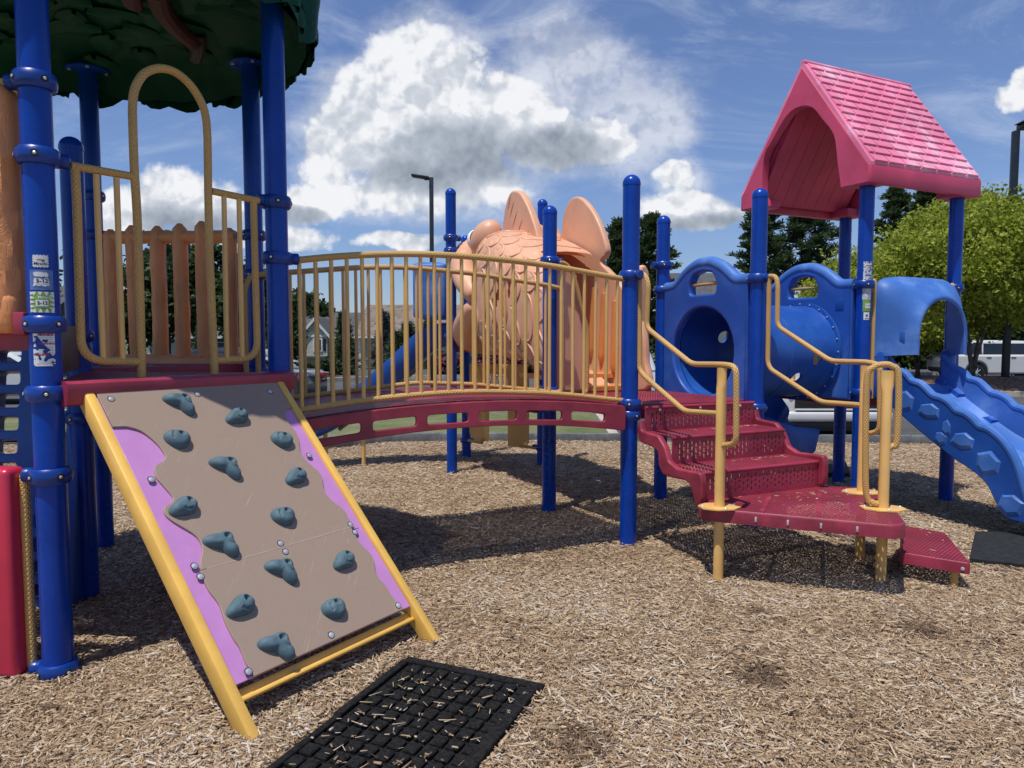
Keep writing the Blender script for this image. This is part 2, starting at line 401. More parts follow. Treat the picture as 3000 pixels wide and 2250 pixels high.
POST = {}
POST['A'] = post(pA, 3.56, 'tall blue post at the left, nearest the camera, covered with peeling safety stickers', [(hp(110, 240, pA), 178), (hp(118, 460, pA), 55.5), (hp(143, 950, pA), None, 10), (hp(150, 1152, pA), None, -30), (hp(165, 1392, pA), 178), (hp(180, 1957, pA), 178)], dome=False, flange=True)
POST['B'] = post(pB, 3.56, 'tall blue post where the arched yellow barrier meets the red bridge', [(hp(800, 594, pB), 235.5), (hp(805, 757, pB), 25.5)], dome=False, flange=True)
POST['C'] = post(pC, 3.56, 'tall shaded blue post at the right end of the orange log fence', [(hp(745, 690, pC), 175.5), (hp(740, 805, pC), None), (hp(745, 1090, pC), None)], dome=False, flange=True)
POST['D'] = post(pD, 3.56, 'tall shaded blue post at the left end of the orange log fence', [(hp(262, 575, pD), None), (hp(265, 690, pD), -4.5), (hp(275, 1140, pD), None)], dome=False, flange=True)
POST['M'] = post(pM, hp(208, 402, pM), 'short blue post with dome cap standing under the middle of the green canopy', [(1.50, None), (1.0, None)])
POST['P'] = post(pP, hp(1847, 513, pP), 'dome topped blue post at the right end of the bridge, left of the red stairs', [(hp(1842, 808, pP), -64.5), (hp(1838, 1182, pP), None), (hp(1838, 1216, pP), None, 60)])
POST['R'] = post(pR, hp(2222, 552, pR), 'dome topped blue post between the tunnel panel and the right stair handrail', [(hp(2216, 816, pR), -64.5), (hp(2214, 1194, pR), None)])
POST['G'] = post(pG, hp(1607, 603, pG), 'dome topped blue post in front of the fish, behind the bridge railing', [(hp(1606, 765, pG), 25.5), (hp(1608, 1145, pG), None)])
POST['Q'] = post(pQ, hp(1941, 632, pQ), 'dome topped blue post at the left edge of the blue tunnel panel', [(hp(1941, 778, pQ), 205.5), (hp(1940, 850, pQ), -64.5)])
POST['H1'] = post(h1, hp(1311, 552, h1), 'dome topped blue post at the fish nose beside the straight slide', [(hp(1313, 697, h1), 25.5), (hp(1313, 735, h1), None), (hp(1313, 985, h1), None)])
POST['H2'] = post(h2, hp(1357, 690, h2), 'blue post behind the fish with a low clamp holding the yellow steps', [(hp(1362, 1289, h2), -20)])
POST['H3'] = post(h3, hp(1574, 584, h3), 'dome topped blue post just behind the fin side of the fish', [(hp(1580, 1310, h3), 160)])
RT = 2.93
POST['S'] = post(pS, RT, 'blue roof post with four small stickers, at the left of the climbing slide hood', [(hp(2530, 834, pS), 115.5), (hp(2525, 1150, pS), None)], dome=False)
POST['T'] = post(pT, RT, 'blue roof post at the right of the climbing slide hood', [(hp(2795, 845, pT), 205.5)], dome=False)
POST['U'] = post(pU, RT, 'shaded blue roof post at the back, between the tunnel and the stickered post', [], dome=False)
POST['W'] = post(pW, RT, 'blue roof post hidden behind the dome topped post by the tunnel panel', [], dome=False)

# stickers wrapped on a post -------------------------------------------------
def wrap(p, az, off):
    def f(x, z):
        a = az + x / PR; r = PR + off
        return (p[0] + r * math.cos(a), p[1] + r * math.sin(a), z)
    return f
def sticker(postobj, p, az, zc, w, h, mat, keep, label, lettering=(), strips=(), thick=.0012):
    f = wrap(p, az, thick); nx, ny = max(8, int(w / .0022)), max(8, int(h / .0022)); mb = MB()
    vs = [f(-w / 2 + w * i / nx, zc - h / 2 + h * j / ny) for j in range(ny + 1) for i in range(nx + 1)]
    fs = []
    for j in range(ny):
        for i in range(nx):
            x = (i + .5) / nx * 2 - 1; y = (j + .5) / ny * 2 - 1
            if keep(x, y): fs.append((j * (nx + 1) + i, j * (nx + 1) + i + 1, (j + 1) * (nx + 1) + i + 1, (j + 1) * (nx + 1) + i))
    mb.add(vs, fs); st = mb.build('sticker', mat, postobj)
    if label: st['label'] = label
    g = wrap(p, az, thick + .0009); byM = {}
    for (s, size, x, y, mt, bold) in lettering:
        me = text_mesh(s, size, bold)
        MB().add([g(x + a.co.x, zc + y + a.co.y) for a in me.vertices], [tuple(t.vertices) for t in me.polygons]).build('lettering', mt, st, smooth=0); bpy.data.meshes.remove(me)
    for (x0, x1, y0, y1, mt) in strips:
        q = byM.setdefault(mt, MB()); n = 5
        q.add([g(x0 + (x1 - x0) * i / n, zc + yy) for yy in (y0, y1) for i in range(n + 1)], [(i, i + 1, n + 2 + i, n + 1 + i) for i in range(n)])
    for mt, q in byM.items():
        q.build('print_mark', mt, st, smooth=0)
    return st
def nz(x, y, s=0, k=3.0): return mnoise.noise(Vector((x * k + s, y * k - s, s * 1.7)))
def scallop(x, y): return abs(x) < .94 + .06 * math.sin(y * 16) and abs(y) < .93 + .07 * math.sin(x * 16 + 1)
def facing(p, dx=0): return math.atan2(-p[1], -p[0]) + dx
azA = facing(pA, -.10)
zz = lambda y: hp(130, y, Vector((0, pA.y - .055)))
sticker(POST['A'], pA, azA, zz(765), .062, .056, 'white', scallop, 'small white scalloped sticker with a red and green mark',
        [('Miracle', .017, 0, -.011, 'ink', .0004)], [(-.012, .004, .004, .008, 'redink'), (.004, .016, -.002, .007, 'grnink')])
sticker(POST['A'], pA, azA, zz(820), .092, .088, 'stk_blue', lambda x, y: abs(x) < .98, 'faded blue square sticker', thick=.0010)
sticker(POST['A'], pA, azA, zz(818), .062, .068, 'white', lambda x, y: (abs(y - .62) < .3 + .1 * nz(x, y, 2) and abs(x + .0) < .85 + .2 * nz(x, y, 3)) or (abs(y + .4) < .48 + .16 * nz(x, y, 5) and abs(x) < .92 + .2 * nz(x, y, 4)),
        'torn white sticker reading 5-12', [('5-12', .024, .004, -.008, 'ink', .0008)], [(-.02, .024, -.023, -.0215, 'stk_blue')], thick=.0024)
sticker(POST['A'], pA, azA, zz(885), .094, .09, 'stk_green', lambda x, y: True, 'green sticker reading 2-12 with white torn border',
        [('Miracle', .018, .012, .021, 'white', .0003)], [(-.035, .036, -.0225, -.0215, 'white')])
sticker(POST['A'], pA, azA, zz(885), .094, .09, 'white', lambda x, y: (abs(x) > .8 + .22 * math.sin(y * 15 + x * 2) or abs(y) > .86 + .22 * math.sin(x * 13)) , None, thick=.0026)
sticker(POST['A'], pA, azA, zz(888), .046, .028, 'white', lambda x, y: True, None, [('2-12', .021, .002, 0, 'ink', .0008)], thick=.003)
def torn(x, y):
    if abs(x) > .97 or abs(y) > .985: return False
    n = nz(x, y * 1.6, 9, 2.4)
    if y > .05 and x < -.1 - (y - .45) * 1.1 and x < .25 and y < .82 and x > -1.0: return n > .22
    if y < -.18 and y > -.8 and x > -.8: return n > -.02
    return n > -.42
lines = [(-.028 + (.008 if k % 3 else 0), .036, .062 - k * .0082, .0605 - k * .0082, 'ink') for k in range(16) if k not in (4, 5, 11)]
sticker(POST['A'], pA, azA, zz(1025), .09, .148, 'white', torn, 'torn white warning sticker with lines of small print',
        [('WARNING', .0125, .008, .067, 'redink', .0008), ('WARNING', .0125, .014, .027, 'redink', .0006), ('WARNING', .012, -.012, -.022, 'redink', .0006)], lines)
azS = facing(pS, .42)
zs = lambda y: hp(2545, y, Vector((0, pS.y - .05)))
sticker(POST['S'], pS, azS, zs(794), .074, .165, 'white', lambda x, y: nz(x, y * 2, 21, 2.2) > -.25 and not (y > .8 and nz(x * 3, 0, 4) > .0), 'tall torn white warning sticker', [('WARNING', .012, .012, .045, 'redink', .0006)], [(-.02, .03, .03 - k * .012, .0275 - k * .012, 'stk_grey') for k in range(8)])
sticker(POST['S'], pS, azS, zs(862), .078, .1, 'stk_grey', lambda x, y: True, 'grey weathered sticker', [('5-12', .03, .008, -.01, 'white', .002)])
sticker(POST['S'], pS, azS, zs(896), .068, .1, 'stk_green', lambda x, y: True, 'small green sticker with white number panel', [('2-12', .024, .012, 0, 'ink', .001)], [(-.014, .034, .02, -.02, 'white')])
sticker(POST['S'], pS, azS, zs(926), .05, .066, 'white', lambda x, y: True, 'small white sticker with a dark mark', [('Miracle', .012, .004, -.022, 'ink', .0004)], [(-.008, .01, -.006, .014, 'grnink')])

# ------------------------------------------------------------------ platforms
def platform(name, label, corners, h, mat='perf', skirt=.1, inset=.0, th=.006):
    c = sum((Vector(q) for q in corners), Vector((0, 0))) / len(corners)
    t = thing(name, label, 'platform', (c[0], c[1], h), 'maroon platforms of the play structure')
    cs = [Vector(q) + (c - Vector(q)).normalized() * (inset) for q in corners]
    ring = round_poly(cs, .07, 4)
    MB().poly([V3(q, h) for q in ring]).poly([V3(q, h - .012) for q in ring]).build('deck_plate', mat, t, smooth=0)
    sk = MB(); n = len(ring)
    prof = [(0.001, 0), (-.006, -.006), (-.008, -.02), (-.008, -skirt)]
    vs = []
    for off, dz in prof:
        for q in ring:
            vs.append(V3(q - (c - q).normalized() * (-off - .0), h + dz) if False else V3(q + (q - c).normalized() * (-off), h + dz))
    K = len(prof)
    fs = [(i * n + j, i * n + (j + 1) % n, (i + 1) * n + (j + 1) % n, (i + 1) * n + j) for i in range(K - 1) for j in range(n)]
    sk.add(vs, fs); sk.build('skirt', 'maroon', t)
    rb = MB()                                    # stiffening ribs below
    for k in range(3):
        a = cs[0].lerp(cs[1], .25 + .25 * k); b = cs[-1].lerp(cs[2 if len(cs) > 3 else 1], .25 + .25 * k) if len(cs) > 3 else cs[2].lerp(cs[1], .1 + .2 * k)
        d = (b - a); ln = d.length
        rb.box(V3((a + b) / 2, h - .045), (ln * .96, .012, .07), Matrix.Rotation(math.atan2(d.y, d.x), 3, 'Z'))
    rb.build('stiffener', 'maroon', t)
    return t
IN = .06
D1 = platform('platform_deck', 'shaded maroon deck behind the arched barrier, above the climbing wall', [pA, pB, pM], 1.285, inset=IN)
lip = MB()                                       # bull-nosed front edge over the climbing wall
P0 = pA + nAB * .0; prof = [(.0, 0), (.10, 0), (.122, -.012), (.128, -.04), (.112, -.105), (.07, -.115), (0, -.115)]
def along(P, d, n, a, o, z): q = Vector(P) + Vector(d) * a + Vector(n) * o; return V3(q, z)
lip.prism([along(pA, dAB, nAB, .03, o, 1.292 + z) for o, z in prof], [along(pA, dAB, nAB, 1.262, o, 1.292 + z) for o, z in prof])
lip.build('edge_beam', 'maroon', D1)
MB().box(V3(pA.lerp(pM, .53), 1.43), ((pM - pA).length * .86, .02, .25), Matrix.Rotation(math.atan2((pM - pA).y, (pM - pA).x), 3, 'Z'), .004).build('riser_panel', plain('brown_riser', (.12, .06, .04), .5), D1)
platform('platform_deck', 'maroon deck one step below, between bridge and arched barrier deck', [pB, pC, pM], 1.0, inset=IN)
platform('platform_deck', 'maroon deck in front of the orange log fence', [pC, pD, pM], 1.297, inset=IN)
D4 = platform('platform_deck', 'highest maroon deck at the left edge behind the orange log panel', [pA, pM, pF], 1.55, inset=IN, skirt=.12)
platform('platform_deck', 'square maroon deck at the top of the red stairs', [pP, pR, pQ, pG], .985, inset=.07, skirt=.11)
platform('platform_deck', 'square maroon deck under the pink roof', [pS, pT, pU, pW], .985, inset=.07, skirt=.11)
platform('platform_deck', 'small three sided maroon deck between fish and straight slide', [h1, h3, h2], 1.42, inset=.08)

# ------------------------------------------------------------------ arched barrier A-B
pq = pA + nAB * .01
bar = thing('arched_barrier', 'yellow barrier with a tall arched opening at the top of the climbing wall', 'barrier', (pA.x, pA.y, 1.29))
T_ = lambda pts, off=0: tr3(pq, dAB, pts, off)
arch = fillet(T_([(415, 1106), (411, 885), (401, 608), (393, 497), (388, 330)]), .2, 4) + crom(T_([(388, 322), (391, 277), (401, 246), (420, 218), (446, 204), (472, 200), (503, 207), (533, 225), (561, 253), (582, 285), (597, 318), (605, 356)]), 5) + T_([(608, 407), (610, 565), (613, 723), (629, 1098)])
MB().tube(arch, .0205, 14).build('arch_tube', 'grip', bar)
MB().tube(fillet(T_([(207, 485), (389, 517)]), .1), .0185, 14).build('top_rail', 'grip', bar)
MB().tube(fillet(T_([(620, 560), (757, 588)]), .1), .0185, 14).build('top_rail', 'grip', bar)
MB().tube(fillet(T_([(220, 490), (226, 608), (238, 1056), (412, 1060)]), .11, 8), .0195, 14).build('side_loop', 'grip', bar)
MB().tube(fillet(T_([(743, 588), (743, 608), (755, 1050), (628, 1056)]), .11, 8), .0195, 14).build('side_loop', 'grip', bar)
for a, b in (((282, 511), (303, 1056)), ((341, 520), (360, 1056)), ((656, 572), (665, 1052)), ((700, 582), (710, 1050))):
    MB().tube(T_([a, b]), .0138, 12).build('baluster', 'yellow', bar)

# ------------------------------------------------------------------ climbing wall
Owall = V3(pA + dAB * .15 + nAB * .10, 1.215)
gb = gz(*(pA + dAB * .6 + nAB * 1.27))
foot = V3(pA + dAB * .15 + nAB * 1.275, gb - .03)
e1 = V3(dAB, 0); e2 = (foot - Owall).normalized(); e3 = e1.cross(e2) * -1
if e3.z < 0: e3 = -e3
wl = (foot - Owall).length; ww = .985
def onW(px, py, off=.0):                     # photo point on the wall: (across, down)
    q = onP(px, py, Owall + e3 * off, e3) - Owall; return q.dot(e1), q.dot(e2)
wall = thing('climbing_wall', 'sloping tan and purple climbing wall with slate holds and yellow side rails', 'climbing wall', Owall)
WM = Matrix(((e1.x, -e2.x, e3.x, Owall.x), (e1.y, -e2.y, e3.y, Owall.y), (e1.z, -e2.z, e3.z, Owall.z), (0, 0, 0, 1)))
def W(a, dn, o=0): return WM @ Vector((a, -dn, o))
mat3 = WM.to_3x3()
for a0 in (-.027, ww + .027):
    MB().box(W(a0, wl / 2 - .03, -.010), (.048, wl + .06, .085), mat3, .012).build('side_rail', 'rail_yellow', wall)
s = 2212 / 3000; dsp = lambda pts: [(x / s, y / s) for x, y in pts]
a_b, d_b = onW(*dsp([(535, 1478)])[0]); a_t, d_t = onW(*dsp([(228, 852)])[0])
pl_bot = wl - .22
def wp(pts, off=.012): return [(a, -d) for a, d in (onW(x, y, off) for x, y in dsp(pts))]
def wall_sheet(name, outer, th, off, mat, bev=.003):
    me = flat_plate(outer, [], th, bev); mb = MB(); mb.mesh(me, 0, WM @ Matrix.Translation((0, 0, off))); bpy.data.meshes.remove(me)
    return mb.build(name, mat, wall)
wall_sheet('purple_panel', [(0, -.0), (ww, -.0), (ww, -pl_bot), (0, -pl_bot)], .014, .012, 'purple')
Lw = [(262, 925), (300, 935), (335, 962), (354, 988), (350, 1000), (332, 1012), (334, 1034), (350, 1054), (370, 1078), (368, 1090), (353, 1100), (354, 1116), (372, 1132), (420, 1162), (434, 1190), (430, 1216), (432, 1244), (448, 1280), (470, 1310), (482, 1345), (500, 1382), (515, 1405), (530, 1440), (553, 1472)]
Rw = [(613, 890), (614, 905), (624, 922), (640, 945), (648, 985), (668, 1008), (690, 1030), (698, 1066), (716, 1088), (744, 1112), (770, 1172), (800, 1205), (810, 1245), (830, 1270), (845, 1295), (872, 1322)]
lw = [Vector((max(.004, p[0]), p[1], 0)) for p in crom([Vector((a, b, 0)) for a, b in wp(Lw)], 4)]
rw = [Vector((min(ww - .004, p[0]), p[1], 0)) for p in crom([Vector((a, b, 0)) for a, b in wp(Rw)], 4)]
SM = onW(*dsp([(600, 1190)])[0])[1]
seamL = [q for q in lw if q.y > -SM]; seamR = [q for q in rw if q.y > -SM]
up_ = [(0.002, -.002), (.002, seamL[0].y)] + [(q.x, q.y) for q in seamL[1:]] + [(seamL[-1].x + .002, -SM - .0002)] + [(seamR[-1].x, -SM - .0002)] + [(q.x, q.y) for q in reversed(seamR)] + [(ww - .002, seamR[0].y + .015), (ww - .002, -.002)]
lo_l = [q for q in lw if q.y <= -SM - .002 and q.y > -pl_bot]; lo_r = [q for q in rw if q.y <= -SM - .002 and q.y > -pl_bot]
lo_ = [(lo_l[0].x, -SM - .0012)] + [(q.x, q.y) for q in lo_l] + [(lo_l[-1].x, -pl_bot - .001)] + [(lo_r[-1].x, -pl_bot - .001)] + [(q.x, q.y) for q in reversed(lo_r)] + [(lo_r[0].x, -SM - .0012)]
wall_sheet('upper_panel', up_, .012, .0245, 'tan_panel', .0025)
wall_sheet('lower_panel', lo_, .012, .0245, 'tan_panel', .0025)
MB().box(W(ww / 2, wl - .185, -.035), (ww, .05, .03), mat3, .006).box(W(ww / 2, wl - .165, -.012), (ww, .018, .03), mat3, .006).build('cross_channel', 'rail_yellow', wall)
sa, sb = onW(*dsp([(436, 1228)])[0]), onW(*dsp([(772, 1150)])[0])
MB().box(W((sa[0] + sb[0]) / 2, SM, .0306), (sb[0] - sa[0], .0035, .0012), mat3).build('panel_seam', 'seam', wall, smooth=0)
def hold_outline(kind, th):
    c, s_ = math.cos(th), math.sin(th)
    if kind == 'R': return .056 + .006 * math.cos(2 * th + .5) + .003 * math.sin(3 * th)
    if kind == 'T': return .052 + .02 * math.exp(-((abs(((th - math.pi - .35 + math.pi) % (2 * math.pi)) - math.pi)) / .5) ** 2) * 1.9 - .006 * abs(math.sin(th))
    l1 = math.exp(-((((th - 2.75 + math.pi) % (2 * math.pi)) - math.pi) / .52) ** 2); l2 = math.exp(-((((th + 1.25 + math.pi) % (2 * math.pi)) - math.pi) / .55) ** 2)
    return .043 + .047 * l1 + .047 * l2 + .012 * math.exp(-((((th - .6 + math.pi) % (2 * math.pi)) - math.pi) / .7) ** 2) - .006 * math.exp(-((((th + 2.4 + math.pi) % (2 * math.pi)) - math.pi) / .4) ** 2)
def hold(kind, px, py, sc=1.0, spin=0.0):
    a, d = onW(px, py, .04); mb = MB(); n, K = 72, 18; vs = []
    bx, by = {'R': (.012, .014), 'T': (.012, .014), 'K': (.012, .012)}[kind]
    for k in range(K):
        t = k / (K - 1); rad = math.cos(t * math.pi / 2) ** .62 if k < K - 1 else 0.0; hh = .044 * math.sin(t * math.pi / 2) ** .95
        for j in range(n):
            th = 2 * math.pi * j / n; r = hold_outline(kind, th) * rad * sc
            x, y = r * math.cos(th), r * math.sin(th)
            z = hh * (1 + .12 * mnoise.noise(Vector((x * 28 + px, y * 28, py * .1))))
            dd = math.hypot(x - bx, y - by); z -= .022 * max(0, 1 - (dd / .016) ** 2)
            for q in range(4):
                ang = (-2.3 if kind != 'R' else 2.4) + q * .33; qx, qy = .032 * math.cos(ang) * sc + (.0 if kind != 'K' else .03), .032 * math.sin(ang) * sc
                z -= .008 * max(0, 1 - ((x - qx) ** 2 + (y - qy) ** 2) / .0068 ** 2)
            cs, sn = math.cos(spin), math.sin(spin)
            vs.append(W(a + x * cs - y * sn, d - (x * sn + y * cs), .0305 + z))
    fs = [(k * n + j, k * n + (j + 1) % n, (k + 1) * n + (j + 1) % n, (k + 1) * n + j) for k in range(K - 1) for j in range(n)]
    mb.add(vs, fs)
    mb.lathe([(.0105, 0), (.0105, .003), (.006, .0035), (.006, .0005), (0, .0005)], 14, W(a + bx * math.cos(spin) - by * math.sin(spin), d - (bx * math.sin(spin) + by * math.cos(spin)), .0495), mat3, 1, cap=False)
    mb.build('climbing_hold', ['hold', 'steel'], wall, smooth=60)
for x, y in ((532, 1177), (667, 1363), (655, 1587), (831, 1665), (816, 1886)): hold('K', x, y, 1.0, random.uniform(-.1, .1))
for x, y in ((700, 1218), (546, 1481), (872, 1393), (713, 1771), (1012, 1638)): hold('T', x, y, .98, random.uniform(-.1, .12))
for x, y in ((521, 1286), (827, 1288), (831, 1512), (979, 1782)): hold('R', x, y, .98, random.uniform(-.2, .2))
_bolt = None
for x, y in dsp([(240, 862), (427, 852), (583, 846), (327, 1036), (420, 1223), (433, 1246), (606, 1174), (617, 1192), (757, 1133), (767, 1150), (668, 984), (540, 1458), (720, 1380), (866, 1318)]):
    a, d = onW(x, y, .03); a = min(max(a, .03), ww - .03); d = min(max(d, .03), pl_bot - .025)
    MB().lathe([(.0135, 0), (.0135, .002), (.0095, .0024), (.0088, .0042), (.005, .0056), (0, .006)], 18, W(a, d, .0305), mat3, 0, cap=False).lathe([(.0175, .0004), (.0135, .0006)], 18, W(a, d, .0305), mat3, 1, cap=False).build('bolt', ['steel', 'dark'], wall)

# ------------------------------------------------------------------ orange log fence C-D, log panel and red panel at the left
ringN = lambda r, k: r * (1 + .10 * mnoise.noise(k))
def log(mb, a, b, r, seed, n=18, K=26, taper=.0, domed=True):
    a = Vector(a); b = Vector(b); d = (b - a).normalized(); up = Vector((0, 1, .1)) if abs(d.y) < .8 else Vector((1, 0, .1))
    x = (up - d * up.dot(d)).normalized(); y = d.cross(x); vs = []
    for k in range(K):
        t = k / (K - 1); rr = r
        if domed and t > .93: rr = r * math.sqrt(max(.02, 1 - ((t - .93) / .07) ** 2 * .9))
        for j in range(n):
            th = 2 * math.pi * j / n
            g = .10 * mnoise.noise(Vector((math.cos(th) * 1.3 + seed, math.sin(th) * 1.3, t * 4 + seed))) + .035 * math.sin(9 * th + 5 * mnoise.noise(Vector((seed, t * 5, th * .4))))
            vs.append(a.lerp(b, t) + (x * math.cos(th) + y * math.sin(th)) * rr * (1 + g))
    fs = [(k * n + j, k * n + (j + 1) % n, (k + 1) * n + (j + 1) % n, (k + 1) * n + j) for k in range(K - 1) for j in range(n)]
    mb.add(vs, fs + [tuple(range(n - 1, -1, -1)), tuple((K - 1) * n + j for j in range(n))]); return mb
dCD = (pD - pC).normalized()
fen = thing('log_fence', 'orange plastic log fence of six upright logs at the back of the left deck', 'fence', V3((pC + pD) / 2, 1.33))
for i, (a, b, r) in enumerate((((336, 1046), (324, 672), .056), ((401, 1046), (384.5, 660), .046), ((472, 1046), (460, 662), .054), ((537, 1046), (526, 655), .054), ((600, 1046), (590, 648), .052), ((679, 1046), (672, 668), .05))):
    q = tr3(pC, dCD, [a, b]); log(MB(), q[0], q[1], r, i * 3.7).build('log', 'orange', fen)
q = tr3(pC, dCD, [(690, 694), (312, 696)]); log(MB(), q[0], q[1], .048, 55, domed=False).build('top_log', 'orange', fen)
q = tr3(pC, dCD, [(695, 1062), (322, 1064)]); log(MB(), q[0] - Vector((0, 0, .005)), q[1] - Vector((0, 0, .005)), .07, 77, domed=False).build('bottom_log', 'orange', fen)
dAF = (pF - pA).normalized()
lp = thing('log_barrier', 'orange log panel cut by the left edge of the view above the red panel', 'barrier', V3(pA + dAF * .3, 1.56))
for i, (x, w_) in enumerate(((.185, .085), (.36, .085), (.54, .085))):
    log(MB(), V3(pA + dAF * x, 1.64), V3(pA + dAF * x, 2.60 - .01 * i), w_, 30 + i * 4, K=40).build('log', 'orange', lp)
MB().box(V3(pA + dAF * .575, 1.60), (.95, .15, .19), Matrix.Rotation(math.atan2(dAF.y, dAF.x), 3, 'Z'), .05, seg=4).build('bottom_log', 'orange', lp)
MB().tube([V3(pA + dAF * .1, hp(110, 240, pA)), V3(pA + dAF * .9, hp(110, 240, pA))], .02).build('top_rail', 'grip', lp)
gl = thing('grab_loop', 'curved yellow grab loop behind the orange log panel at far left', 'grab bar', V3(pF.lerp(pM, .45), 1.6))
MB().tube(crom([onY(5, 330, 4.0), onY(40, 265, 4.0), onY(62, 320, 4.0), onY(72, 420, 4.0), onY(74, 930, 4.0)], 6), .02).build('bent_tube', 'grip', gl)
MB().box(onY(60, 948, 3.14), (.05, .03, .1), None, .006).build('bracket', 'maroon', D4)
rp = thing('red_panel', 'red moulded plastic panel on a yellow pole at the lower left corner', 'panel', V3(pA + dAF * .2, gz(*pA)))
zt, zb = hp(60, 1368, pA), hp(90, 1972, pA)
MB().box(V3(pA + dAF * .625 - Vector((0, .02)), (zt + zb) / 2), (.96, .12, zt - zb), Matrix.Rotation(math.atan2(dAF.y, dAF.x), 3, 'Z'), .03, seg=4).build('panel_body', 'red', rp)
MB().tube(fillet([V3(pA + dAF * .08, hp(60, 1392, pA)), V3(pA + dAF * .128, hp(60, 1392, pA)), V3(pA + dAF * .128, hp(60, 1957, pA)), V3(pA + dAF * .08, hp(60, 1957, pA))], .02), .021, 14).build('edge_pole', 'grip', rp)

# blue net climber seen below the highest deck
nc = thing('net_climber', 'dark blue moulded climber with rounded openings, at the left behind the red panel', 'climber', (-3.5, 4.3, .8))
hl = []
for j in range(11):
    for i in range(5): hl.append(rect(.02 + i * .268, .06 + j * .138 + (.03 if i % 2 else 0), .172 + i * .268, .142 + j * .138 + (.03 if i % 2 else 0), .022))
mb = MB(); me = flat_plate(rect(-.04, 0, 1.32, 1.62, .05), hl, .16, .01)
ang = Matrix.Translation((-3.92, 4.02, -.12)) @ Matrix.Rotation(R(8), 4, 'Z') @ Matrix.Rotation(R(90 - 9), 4, 'X')
mb.mesh(me, 0, ang).build('climber_grid', 'plastic', nc)

# ------------------------------------------------------------------ tree-shaped canopy
can = thing('tree_canopy', 'large dark green leaf covered canopy roof over the left play deck', 'canopy', V3(pM, 3.4))
mb = MB(); n, K = 132, 22; vs = []
for k in range(K):
    t = k / (K - 1)                              # 0 rim .. 1 top
    for j in range(n):
        th = 2 * math.pi * j / n
        lob = .05 * abs(math.sin(th * 8)) + .03 * math.sin(th * 5 + 1)
        r = (1.37 + lob) * (1 - t) ** .55 if t > .12 else (1.37 + lob) - .04 * (.12 - t) / .12
        z = 3.36 + .95 * t ** .62 - (.10 * abs(math.cos(th * 8)) + .05 * abs(math.sin(th * 13 + 1))) * (1 - t) ** 9
        leaf = .028 * abs(mnoise.noise(Vector((r * math.cos(th) * 3.2, r * math.sin(th) * 3.2, 5)))) + .03 * abs(math.sin(th * 11 + r * 7)) * (1 - t)
        vs.append((pM.x + (r + leaf) * math.cos(th), pM.y + (r + leaf) * math.sin(th), z + leaf))
fs = [(k * n + j, k * n + (j + 1) % n, (k + 1) * n + (j + 1) % n, (k + 1) * n + j) for k in range(K - 1) for j in range(n)]
mb.add(vs, fs)
lv = []                                          # inner ceiling with leaf relief
for k in range(26):
    t = k / 25
    for j in range(n):
        th = 2 * math.pi * j / n; r = 1.36 * (1 - t); x, y = r * math.cos(th), r * math.sin(th)
        cell = abs(mnoise.noise(Vector((x * 2.6, y * 2.6, 9)))) + .5 * abs(mnoise.noise(Vector((x * 6, y * 6, 4))))
        lv.append((pM.x + x, pM.y + y, 3.345 + .16 * min(1, t * 14) + .26 * t ** 1.1 + .05 * cell - .03))
mb.add(lv, [(k * n + j, (k + 1) * n + j, (k + 1) * n + (j + 1) % n, k * n + (j + 1) % n) for k in range(25) for j in range(n)])
mb.build('leaf_dome', 'green', can, smooth=60)
def leaf_mesh(mb, base, out, down, side, ln, wd, curl):
    K_, N_ = 9, 6; vs = []
    for k in range(K_):
        t = k / (K_ - 1); wdt = wd * (math.sin(math.pi * min(1, t * .8 + .2)) ** .8) * (1 - .15 * t)
        if t == 1: wdt = wd * .3
        c = base + out * (ln * t * (1 - curl * t)) + down * (ln * t * t * .75)
        for i in range(N_ + 1):
            x = i / N_ * 2 - 1; vs.append(c + side * (x * wdt) + out * (-.03 * x * x + .012 * math.cos(x * 9) * (1 - t)) + Vector((0, 0, -.02 * x * x + .006 * math.sin(x * 12 + t * 9))))
    mb.add(vs, [(k * 7 + i, k * 7 + i + 1, (k + 1) * 7 + i + 1, (k + 1) * 7 + i) for k in range(K_ - 1) for i in range(N_)])
mb = MB()
for ringk, (rr, zz_, ln, cnt, cv) in enumerate(((1.33, 3.46, .20, 44, .5), (1.31, 3.56, .30, 34, .42), (1.26, 3.66, .30, 30, .40), (1.18, 3.80, .34, 26, .35), (1.02, 4.0, .38, 22, .25))):
    for i in range(cnt):
        th = 2 * math.pi * (i + .5 * ringk + random.uniform(-.2, .2)) / cnt; o = Vector((math.cos(th), math.sin(th), 0))
        leaf_mesh(mb, V3(pM, zz_ + random.uniform(-.03, .03)) + o * rr, o, Vector((0, 0, -1)), Vector((-o.y, o.x, 0)) * 1 + Vector((0, 0, random.uniform(-.12, .12))), ln * random.uniform(.78, .98), .19, cv + .1)
